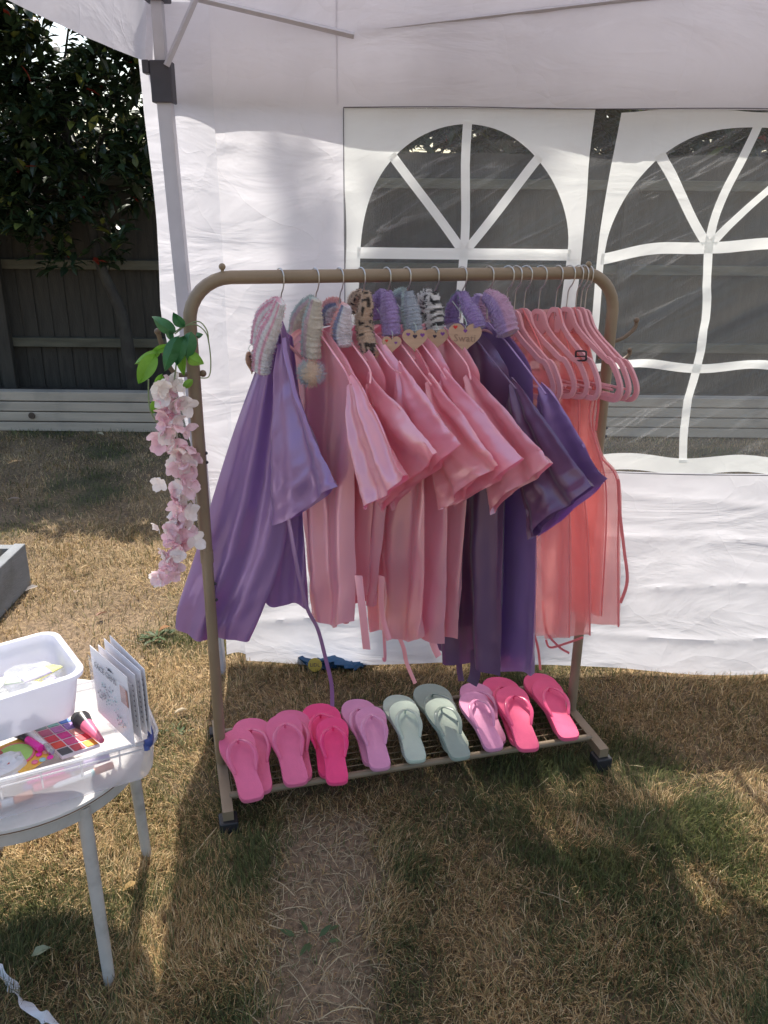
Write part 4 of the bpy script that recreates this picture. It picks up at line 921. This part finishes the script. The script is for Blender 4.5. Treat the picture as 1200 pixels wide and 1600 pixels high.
for q, (b, t_, w_, mm, o) in enumerate([((268, 526), (231, 502), .018, gl_d, -.05), ((284, 516), (266, 494), .014, gl_d, -.04), ((272, 532), (252, 588), .020, gl_d, -.055), ((283, 530), (273, 576), .018, gl_d, -.06), ((292, 525), (288, 570), .02, gl_d, -.065),
      ((262, 545), (233, 556), .010, gl_l, -.03), ((245, 556), (205, 577), .013, gl_l, -.04), ((240, 558), (214, 606), .022, gl_l, -.05), ((287, 560), (313, 575), .018, gl_l, -.06), ((250, 590), (245, 618), .012, gl_l, -.02), ((296, 600), (280, 614), .010, gl_l, -.02), ((243, 628), (238, 652), .010, gl_l, -.02), ((300, 530), (311, 529), .008, gl_d, -.05), ((278, 545), (285, 592), .014, gl_l, -.03), ((262, 540), (258, 515), .010, gl_d, -.03)]): gleaf(b, t_, w_, mm, o, q)
M_pet = [mat('petal_blush', S(250, 222, 228), .6, .1, 30, .1, 90, trans=.35), mat('petal_white', S(252, 244, 240), .6, .08, 30, .1, 90, trans=.35), mat('petal_pink', S(249, 214, 224), .6, .1, 30, .1, 90, trans=.35)]
rb = random.Random(12)
spine = smoothpath([gp_(*p, -.03) for p in [(268, 605), (270, 640), (276, 690), (284, 745), (287, 790), (280, 830), (272, 868), (262, 905)]], 10)
fl_pts = []
for k in range(104):
    t = k/103; c = spine[int(t*(len(spine)-1))]; wd = .035*(1.0-.38*t); fl_pts.append(c+Vector((rb.uniform(-1, 1)*wd, rb.uniform(-1, .6)*.028, rb.uniform(-.008, .008))))
for p in [(242, 688), (248, 762), (246, 705), (308, 850), (303, 835), (245, 830)]: fl_pts.append(gp_(*p, -.03))
for q, c in enumerate(fl_pts):
    fd = Vector((rb.uniform(-1, 1), rb.uniform(-1.3, -.1), rb.uniform(-.8, .3))).normalized(); s = fd.orthogonal().normalized(); t_ = fd.cross(s); m = MB(); k0 = rb.uniform(0, 6.28)
    npet = rb.choice((3, 4, 4, 5)); sz = rb.uniform(.017, .026)
    for a in range(npet):
        an = k0+a*6.283/npet; rd = s*math.cos(an)+t_*math.sin(an); tg = fd.cross(rd); P = []
        for i_ in range(5):
            u = i_/4; ww = sz*.62*math.sin(math.pi*(.12+.80*u))**.7; P.append([c+rd*sz*u*1.1+tg*ww*v+fd*(sz*(.45*u*u-.10*v*v+.1*math.sin(u*5+v*3+a))) for v in (-1, -.5, 0, .5, 1)])
        m.grid(P)
    m.build('blossom', M_pet[rb.choice((0, 0, 1, 1, 2))], gar)

# ---------------------------------------------------------------- round table
tb = thing('round_table', 'small round white metal table standing on the grass at the left', 'table', (-.822, 1.566, 0))
M_tab = mat('white_enamel_worn', (.62, .59, .55), .45, .06, 10, .1, 40, dirt=((.30, .22, .15), 11, .35)); M_tleg = mat('grey_white_enamel', (.50, .475, .44), .5, .08, 12, .15, 60, dirt=((.22, .19, .16), 16, .5))
TC = Vector((-.822, 1.566, 0)); 
MB().lathe([(.01, .482), (.275, .482), (.283, .4865), (.285, .492), (.283, .4985), (.275, .500), (.01, .500)], TC, 96).build('table_top', M_tab, tb)
MB().lathe([(.269, .452), (.272, .452), (.272, .4818), (.269, .4818)], TC, 96).build('apron_ring', M_tleg, tb)
MB().lathe([(.2853, .4905), (.2858, .4912), (.2858, .4924), (.2853, .493)], TC, 96).build('rim_line', mat('rust_brown', (.16, .09, .05), .8, .4, 40), tb)
for (ax_, ay_, bx_, by_) in ((-.622, 1.395, -.611, 1.375), (-.632, 1.725, -.627, 1.748), (-1.01, 1.40, -1.03, 1.38), (-1.01, 1.735, -1.03, 1.76)):
    MB().tube([(ax_, ay_, .478), ((ax_+bx_)/2, (ay_+by_)/2, .24), (bx_, by_, -.002)], [.0150, .0142, .013], 14).build('leg', M_tleg, tb)

# clear storage box
M_clear = mat('frosted_clear_plastic', (.80, .80, .84), .22, .03, 10, trans=.45, alpha=.40)
M_clearrim = mat('clear_rim_plastic', (.86, .86, .88), .2, .03, 10, trans=.4, alpha=.62)
bx = thing('storage_box', 'clear plastic storage box with a blue clip handle standing on the round table', 'storage box', (-.62, 1.5, .502))
e1 = Vector((-.892, -.452, 0)); e2 = Vector((-.452, .892, 0)); F0 = Vector((-.476, 1.453, .502))
def bl(u, v, z): return F0+e1*u+e2*v+Vector((0, 0, z))
def rrect(u0, u1, v0, v1, r, z, fn, k=5):
    pts = []
    for (cu, cv, a0) in ((u1-r, v1-r, 0), (u0+r, v1-r, 90), (u0+r, v0+r, 180), (u1-r, v0+r, 270)):
        for q in range(k+1): a = R(a0+90*q/k); pts.append(fn(cu+r*math.cos(a), cv+r*math.sin(a), z))
    return pts
def shell(levels, fn, bottom=True):
    rings = [rrect(*lv[:5], lv[5], fn) for lv in levels]; n = len(rings[0]); m = MB(); vs = [p for rg in rings for p in rg]
    fs = [(q*n+i_, q*n+(i_+1) % n, (q+1)*n+(i_+1) % n, (q+1)*n+i_) for q in range(len(rings)-1) for i_ in range(n)]
    if bottom: fs.append(tuple(range(n-1, -1, -1)))
    m.add(vs, fs); return m
BL, BD = .40, .27
shell([(0.012, BL-.012, .012, BD-.012, .03, .001), (.004, BL-.004, .004, BD-.004, .032, .02), (-.004, BL+.004, -.004, BD+.004, .035, .088), (-.010, BL+.01, -.010, BD+.01, .038, .090), (-.012, BL+.012, -.012, BD+.012, .038, .104), (-.003, BL+.003, -.003, BD+.003, .033, .106), (-.002, BL+.002, -.002, BD+.002, .033, .09)], bl).build('box_body', M_clear, bx)
MB().tube(rrect(-.010, BL+.010, -.010, BD+.010, .038, .105, bl), .0035, 6, closed=True).build('box_rim', M_clearrim, bx)
MB().tube(rrect(-.007, BL+.007, -.007, BD+.007, .038, .088, bl), .0022, 6, closed=True).build('box_ledge', M_clearrim, bx)
for u in (.075, .15, .225, .30): MB().tube([bl(u, -.006, .06), bl(u, -.010, .088), bl(u, -.012, .104)], .0018, 6).build('rib', M_clearrim, bx)
hd = smoothpath([onz(x, y, .608) for x, y in ((233, 1170), (241, 1166), (241, 1152), (234, 1137), (225, 1124), (216, 1120))], 6)
MB().tube(hd, .0075, 8, ry=.011).tube([hd[2], hd[2]+Vector((0, 0, -.012))-e2*.006], .006, 8).build('clip_handle', mat('navy_plastic', S(62, 78, 140), .4, .05, 20), bx)
# upper white basin resting on the box
M_basin = mat('milky_white_plastic', (.86, .86, .92), .35, .03, 10, trans=.38)
bs_ = thing('white_basin', 'white plastic basin with rounded rim resting on top of the clear box, holding bags', 'basin', (-.76, 1.52, .61))
f1 = Vector((-.80, -.60, 0)).normalized(); f2 = Vector((-.60, .80, 0)).normalized(); G0 = Vector((-.634, 1.522, .61))
def gl(u, v, z): return G0+f1*u+f2*v+Vector((0, 0, z))
GL_, GD = .34, .225
lv = [(.018, GL_-.018, .018, GD-.018, .035, 0), (.004, GL_-.004, .004, GD-.004, .035, .098), (-.006, GL_+.006, -.006, GD+.006, .04, .100), (-.007, GL_+.007, -.007, GD+.007, .04, .110), (0, GL_, 0, GD, .036, .1135), (.006, GL_-.006, .006, GD-.006, .033, .111), (.020, GL_-.020, .020, GD-.020, .03, .006)]
mm = shell(lv, gl); n_ = 24; last = (len(lv)-1)*n_; mm.f.append(tuple(last+q for q in range(n_))); mm.mi.append(0); mm.build('basin_shell', M_basin, bs_)
M_bag = mat('clear_bag_film', (.88, .9, .9), .15, .05, 20, .6, 35, trans=.25, alpha=.24)
def bagblob(c, rx, ry, rz, seed, m_, parent, name):
    r = random.Random(seed); P = []
    for k in range(13):
        ph = math.pi*k/12; row = []
        for j in range(24):
            a = 2*math.pi*j/24; q = 1+.20*(2*float(fbm(math.cos(a)*2.2+seed, math.sin(a)*2.2+k*.5, 3))-1)*1.6
            row.append(c+f1*rx*math.sin(ph)**.6*q*math.cos(a)+f2*ry*math.sin(ph)**.6*q*math.sin(a)+Vector((0, 0, -rz*math.cos(ph)*q)))
        row.append(row[0]); P.append(row)
    return MB().grid(P).build(name, m_, parent, smooth=False)
bag1 = thing('sweet_bag', 'clear bag of yellow and purple packets at the right of the basin', 'bag', tuple(gl(.10, .11, .02)))
bagblob(gl(.085, .11, .055), .068, .065, .034, 3, M_bag, bag1, 'film')
M_yel = mat('yellow_card', (.85, .78, .12), .5, .1, 20); M_lil = mat('lilac_paper', (.42, .36, .62), .5); M_grn = mat('sage_paper', (.45, .55, .42), .5)
for q, (u, v, w2, h2, mm_, an, dz) in enumerate([(.055, .125, .034, .026, M_yel, 25, .052), (.075, .115, .030, .022, M_lil, 10, .060), (.10, .125, .034, .02, M_grn, -15, .056), (.085, .06, .036, .016, M_yel, 40, .050), (.10, .058, .03, .010, M_grn, 35, .058), (.07, .065, .03, .006, M_lil, 30, .060)]):
    M_ = Matrix.Translation(gl(u, v, dz+.012)) @ Matrix.Rotation(R(an+36), 4, 'Z') @ Matrix.Rotation(R(6*(q-2)), 4, 'X')
    MB().box((-w2, -h2, 0), (w2, h2, .004), M=M_).build('packet', mm_, bag1, smooth=False, bevel=.001)
bag2 = thing('foil_bag', 'crumpled clear bag with silvery white sachets at the left of the basin', 'bag', tuple(gl(.2, .08, .02)))
bagblob(gl(.20, .085, .055), .06, .07, .034, 8, M_bag, bag2, 'film'); M_foil = mat('silver_white_foil', (.8, .82, .82), .25, .1, 30, .8, 60, metal=.3)
for q in range(8):
    M_ = Matrix.Translation(gl(.15+rnd.uniform(0, .09), .04+rnd.uniform(0, .09), .045+.006*q)) @ Matrix.Rotation(rnd.uniform(0, 3), 4, 'Z') @ Matrix.Rotation(rnd.uniform(-.4, .4), 4, 'X')
    MB().box((-.022, -.016, 0), (.022, .016, .004), M=M_).build('sachet', M_foil, bag2, smooth=False, bevel=.0015)
pc = thing('white_card', 'plain white card standing in the basin at the left edge of the picture', 'card', tuple(gl(.25, .03, .05)))
MB().poly([gl(.235, .02, .03), gl(.30, .05, .03), gl(.30, .04, .11), gl(.235, .012, .118)], f2*.001).build('sheet', mat('plain_card', (.85, .85, .86), .5), pc, smooth=False)

# contents of the clear box
def inb(px, py, z): return onz(px, py, .502+z)
# eyeshadow palette
pa = thing('makeup_palette', 'open eyeshadow palette with rows of coloured squares in the clear box', 'makeup palette', tuple(inb(108, 1160, .05)))
c0, c1, c2, c3 = inb(54, 1146, .064), inb(110, 1129, .064), inb(163, 1171, .064), inb(104, 1192, .064)
MB().poly([c0, c1, c2, c3], (0, 0, -.008)).build('tray', mat('white_tray', (.82, .72, .74), .4), pa, smooth=False, bevel=.001)
pcols = [S(150, 170, 165), S(150, 205, 195), S(100, 140, 215), S(200, 110, 140), S(205, 130, 190), S(160, 125, 195), S(225, 75, 95), S(225, 70, 150), S(235, 160, 150), S(235, 85, 70), S(225, 90, 140), S(230, 85, 90), S(90, 90, 90), S(205, 80, 90), S(245, 175, 70)]
for i_ in range(5):
    for j in range(3):
        def bi(u, v): return c0.lerp(c3, v).lerp(c1.lerp(c2, v), u)+Vector((0, 0, .0006))
        u0, u1 = (j+.07)/3, (j+.93)/3; v0, v1 = (i_+.09)/5, (i_+.91)/5; m_ = mat('shade_%d' % (i_*3+j), pcols[i_*3+j], .6, .08, 60, .1, 200); m_.name = 'eyeshadow'
        MB().poly([bi(u0, v0), bi(u1, v0), bi(u1, v1), bi(u0, v1)], (0, 0, .0012)).build('colour_pan', m_, pa, smooth=False)
def rod(name, label, cat, segs, z, extra=None):
    """segs: list of (px,py,radius,material) consecutive points; colour of the piece leading to it"""
    t = thing(name, label, cat, tuple(inb(segs[0][0], segs[0][1], z)))
    for k, (a, b) in enumerate(zip(segs, segs[1:])):
        p, q = inb(a[0], a[1], z), inb(b[0], b[1], z); MB().tube([p, p.lerp(q, .5), q], [a[2], (a[2]+b[2])/2, b[2]], 12).build(b[4] if len(b) > 4 else 'barrel', b[3], t)
    return t
Mpink = mat('pink_gloss', S(240, 120, 150), .3, .04, 20); Mmag = mat('magenta_gloss', S(245, 50, 170), .3, .04, 20); Mblk = mat('black_gloss', (.03, .03, .035), .3); Mros = mat('rose_plastic', S(225, 130, 130), .3, .05, 30); Msil = mat('silver_metal', (.6, .6, .62), .2, .05, 20, metal=.9); Mlav = mat('lavender_gloss', S(165, 140, 195), .35); Mteal = mat('pale_teal', S(160, 205, 205), .35); Mwht = mat('white_gloss', (.85, .85, .86), .3); Morng = mat('peach_plastic', S(240, 170, 140), .35)
rod('makeup_brush', 'makeup brush with pink bristles and a magenta tipped handle', 'brush', [(15, 1143, .007, None), (22, 1150, .014, Mpink, 'bristles'), (32, 1156, .010, Mpink, 'bristles'), (50, 1166, .007, Mblk, 'ferrule')], .075)
rod('lip_pencil', 'thick magenta capped pen beside the palette', 'pen', [(50, 1166, .0075, None), (72, 1180, .0085, Mmag, 'cap')], .075)
rod('lip_gloss', 'rose lip gloss tube lying beside the palette', 'lip gloss', [(38, 1145, .006, None), (52, 1155, .0075, Mros), (78, 1176, .0075, Mwht), (88, 1185, .0075, Msil, 'cap')], .074)
rod('powder_brush', 'round black powder brush with a pale pink handle by the cards', 'brush', [(123, 1130, .012, None), (134, 1134, .021, Mblk, 'bristles'), (142, 1142, .015, Mblk, 'bristles'), (166, 1166, .006, Mpink, 'handle')], .076)
rod('eye_pencil', 'black pencil lying behind the palette', 'pencil', [(44, 1137, .003, None), (50, 1139, .005, Mblk), (68, 1146, .005, Mblk)], .064)
rod('lip_gloss', 'salmon pink gloss tube lying along the front of the clear box', 'lip gloss', [(60, 1242, .009, None), (118, 1222, .009, Mpink), (122, 1220, .008, Mwht)], .022)
rod('marker_pen', 'white and pale teal marker with a peach end along the box front', 'pen', [(92, 1240, .003, None), (100, 1236, .006, Mwht), (150, 1217, .007, Mwht), (155, 1215, .0075, Mteal), (184, 1203, .008, Morng)], .028)
rod('marker_pen', 'magenta and lavender marker in the front of the clear box', 'pen', [(50, 1232, .007, None), (108, 1213, .008, Mmag), (112, 1212, .007, Mlav), (178, 1190, .009, Mlav)], .040)
rod('marker_pen', 'pale peach tube low in the left front of the clear box', 'pen', [(0, 1272, .009, None), (10, 1268, .009, Morng), (30, 1262, .008, Mwht), (58, 1250, .009, Morng)], .018)
rod('nail_polish', 'grey blue bottle lying in the clear box front', 'bottle', [(48, 1243, .009, None), (62, 1232, .012, Mlav), (70, 1226, .006, Mlav)], .025)
# round lime disc pack on a yellow card
ds_ = thing('sticker_pack', 'yellow card pack with a lime green disc lying in the clear box', 'sticker pack', tuple(inb(30, 1190, .05)))
MB().poly([inb(-10, 1185, .066), inb(36, 1165, .066), inb(86, 1190, .066), inb(45, 1222, .066)], (0, 0, -.003)).build('card', mat('orange_yellow_card', S(245, 190, 80), .5, .15, 30), ds_, smooth=False)
cc = inb(30, 1191, .067); MB().lathe([(.001, 0), (.041, 0), (.041, .0015), (.001, .0015)], cc, 32).build('pink_ring', Mpink, ds_, smooth=False)
MB().lathe([(.001, 0), (.036, 0), (.036, .0025), (.001, .0025)], cc, 32).build('lime_disc', mat('lime_disc', S(175, 225, 120), .5, .1, 30), ds_, smooth=False)
for q in range(5):
    p = inb(62+q*6, 1196+(-1)**q*5-q*2, .068); MB().ball(p, .007, 8, sz=.4).build('sticker', [Mpink, Mmag, Mteal, Morng, Mmag][q], ds_)
lp = thing('lipstick_set', 'dark red cased lipstick set at the left edge of the clear box', 'lipstick set', tuple(inb(5, 1190, .05)))
for q in range(4): MB().tube([inb(-14+q*7, 1200+q*3, .078), inb(2+q*7, 1178+q*9, .078)], .0045, 8).build('lipstick', mat('brick_red', S(190, 95, 90), .35), lp)
tw = thing('cotton_bag', 'rounded white bag of cotton pads in the front left of the clear box', 'bag', tuple(inb(10, 1225, .04)))
bagblob(inb(2, 1218, .062), .055, .036, .026, 21, mat('white_film', (.88, .88, .9), .35, .04, 20, .4, 30, trans=.2), tw, 'film')
# face gem cards
def card(label, tl, tr, z, h, face=False, sheets=None):
    a, b = onz(*tl, z), onz(*tr, z); n = (b-a).cross(Vector((0, 0, 1))).normalized()
    if n.dot(CO-a) < 0: n = -n
    t = thing('gem_card', label, 'card pack', tuple((a+b)/2-Vector((0, 0, h))), 'face gem cards standing in the clear box')
    w_ = mat('white_card', (.84, .81, .83), .4, .03, 20)
    MB().poly([a, b, b-Vector((0, 0, h)), a-Vector((0, 0, h))], -n*.0012).build('card_sheet', w_, t, smooth=False)
    MB().poly([a-Vector((0, 0, .02))+n*.006, b-Vector((0, 0, .02))+n*.006, b-Vector((0, 0, h))+n*.007, a-Vector((0, 0, h))+n*.007], n*.0004).build('clear_sleeve', mat('clear_sleeve', (.9, .9, .92), .12, .02, 20, alpha=.18), t, smooth=False)
    X = (b-a).normalized(); Z = Vector((0, 0, 1)); L = (b-a).length
    if face:
        Rm = Matrix((X, Z, n)).transposed(); ink = mat('grey_ink', (.10, .10, .12), .6)
        text_mesh('FACE GEMS', .0200, a.lerp(b, .40)-Z*.038+n*.0018, Rm, ink, t)
        text_mesh('~ gems ~', .009, a.lerp(b, .55)-Z*.018+n*.0018, Rm, ink, t)
        MB().poly([a.lerp(b, .78)-Z*.034+n*.0010, a.lerp(b, .97)-Z*.034+n*.0010, a.lerp(b, .97)-Z*.074+n*.0010, a.lerp(b, .78)-Z*.074+n*.0010], n*.0004).build('photo_print', mat('skin_print', S(190, 140, 125), .5, .35, 60), t, smooth=False)
        r = random.Random(5)
        for q in range(110):
            k = r.random(); cx, cz, s_ = (.42, .085, .25)
            if q < 30: cx, cz, rr = .20, .105, .10
            elif q < 60: cx, cz, rr = .70, .130, .13
            else: cx, cz, rr = .45, .09, .26
            an = r.uniform(0, 6.28); rad = rr*math.sqrt(r.random()); c = a+X*L*(cx+rad*math.cos(an))-Z*(cz+rad*L*.7*math.sin(an))+n*.0015
            m_ = ink if q % 3 == 0 else (mat('gem_silver', (.7, .72, .76), .15, .1, 50, metal=.6) if q % 3 == 1 or q < 45 else mat('gem_mint', (.45, .72, .68), .2))
            g_ = MB().poly([c+X*.0022, c+Z*.0022, c-X*.0022, c-Z*.0022], n*.0012)
            if q == 0: acc = {}
            A_ = acc.setdefault(m_.name, (MB(), m_)); A_[0].add(g_.v, g_.f)
        for M2, m_ in acc.values(): M2.build('gems', m_, t, smooth=False)['kind'] = 'stuff'
    else:
        for q in range(9):
            c = a.lerp(b, .93)-Z*(.03+q*.012)+n*.0012; MB().poly([c+X*.003, c+Z*.003, c-X*.003, c-Z*.002], n*.0005).build('gem', M_ink, t, smooth=False)
    return t
card('front face gems card with grey lettering and a small portrait print', (144, 1017), (203, 1066), .775, .165, True)
card('second gem card from the front, behind the lettered one', (157, 1016), (215, 1062), .772, .155)
card('third gem card from the front', (166, 1006), (224, 1056), .775, .155)
card('rearmost gem card, standing highest', (175, 1001), (230, 1053), .778, .155)

# ---------------------------------------------------------------- white streamer, dry leaves, weeds
pts = [onz(x, y, .03+.015*math.sin(k*1.3)) for k, (x, y) in enumerate([(-30, 1492), (-8, 1508), (10, 1526), (28, 1545), (40, 1562), (55, 1580), (75, 1596), (92, 1602), (120, 1625)])]
sp = smoothpath(pts, 8); N = len(sp)
st = MB().tube(sp, [.012*(.85+.25*math.sin(i_*.5)) for i_ in range(N)], 10, ry=[.0016]*N, twist=[.9*math.sin(i_*.22)+.3*math.sin(i_*.6) for i_ in range(N)]).build('paper_streamer', mat('white_crepe', (.84, .84, .87), .7, .05, 20, .5, 80, trans=.3), None)
tag(st, 'twisted white crepe streamer lying over the grass in the bottom left corner', 'streamer')
rl = random.Random(31)
spots_ = [((228+.0, 1386), (.45, .30, .12), 'small tan dry leaf on the bare soil strip'), ((145, 892), (.42, .30, .16), 'curled tan leaf on the lawn left of the blossom garland'), ((160, 688), (.55, .47, .3), 'pale dry leaf near the white timbers'), ((120, 936), (.6, .5, .42), 'pale pinkish leaf beside the bare soil near the planter'), ((62, 926), (.5, .45, .4), 'whitish dry leaf by the planter corner'), ((300, 1114), (.5, .42, .3), 'straw coloured leaf left of the rack foot'), ((270, 985), (.42, .22, .1), 'orange brown leaf beside the purple robe hem'), ((62, 1505), (.35, .38, .25), 'grey green leaf in the shade under the round table'), ((152, 972), (.35, .2, .14), 'brown leaf on bare soil between table and planter'), ((10, 792), (.55, .45, .4), 'pale dry leaf at the far left of the lawn')]
for (px, c, lb) in spots_:
    p = onz(*px, .03); q = MB(); leafverts(p, Vector((rl.uniform(-1, 1), rl.uniform(-1, 1), .1)), .045+.012*max(0, p.y-2), .012, rl, c, q, .6)
    tag(q.build('dry_leaf', mat('dead_leaf', (1, 1, 1), .8, .2, 30, vcol=True, trans=.2), None), lb, 'dry leaf', 'dry leaves on the lawn')
for (px, py, lb) in ((160, 1410, 0), (560, 1385, 0)): pass
for (cx, cy, n_, lb) in ((onz(500, 1478).x, onz(500, 1478).y, 7, 'small flat green weed on the bare soil strip'), (onz(280, 1165).x, onz(280, 1165).y, 22, 'green leafy weed left of the front rack foot'), (onz(250, 1005).x, onz(250, 1005).y, 30, 'low leafy weed patch behind the card packs')):
    t = thing('weed', lb, 'weed', (cx, cy, 0)); 
    for q in range(n_):
        m = MB(); a = rl.uniform(0, 6.28); rr = rl.uniform(0, .05); leafverts(Vector((cx+math.cos(a)*rr, cy+math.sin(a)*rr, .012)), Vector((math.cos(a), math.sin(a), rl.uniform(.1, .6))), rl.uniform(.025, .05), .007, rl, (.07, .11, .04), m); m.build('leaf', mat('weed_leaf', (1, 1, 1), .6, .2, 30, vcol=True, trans=.25), t)
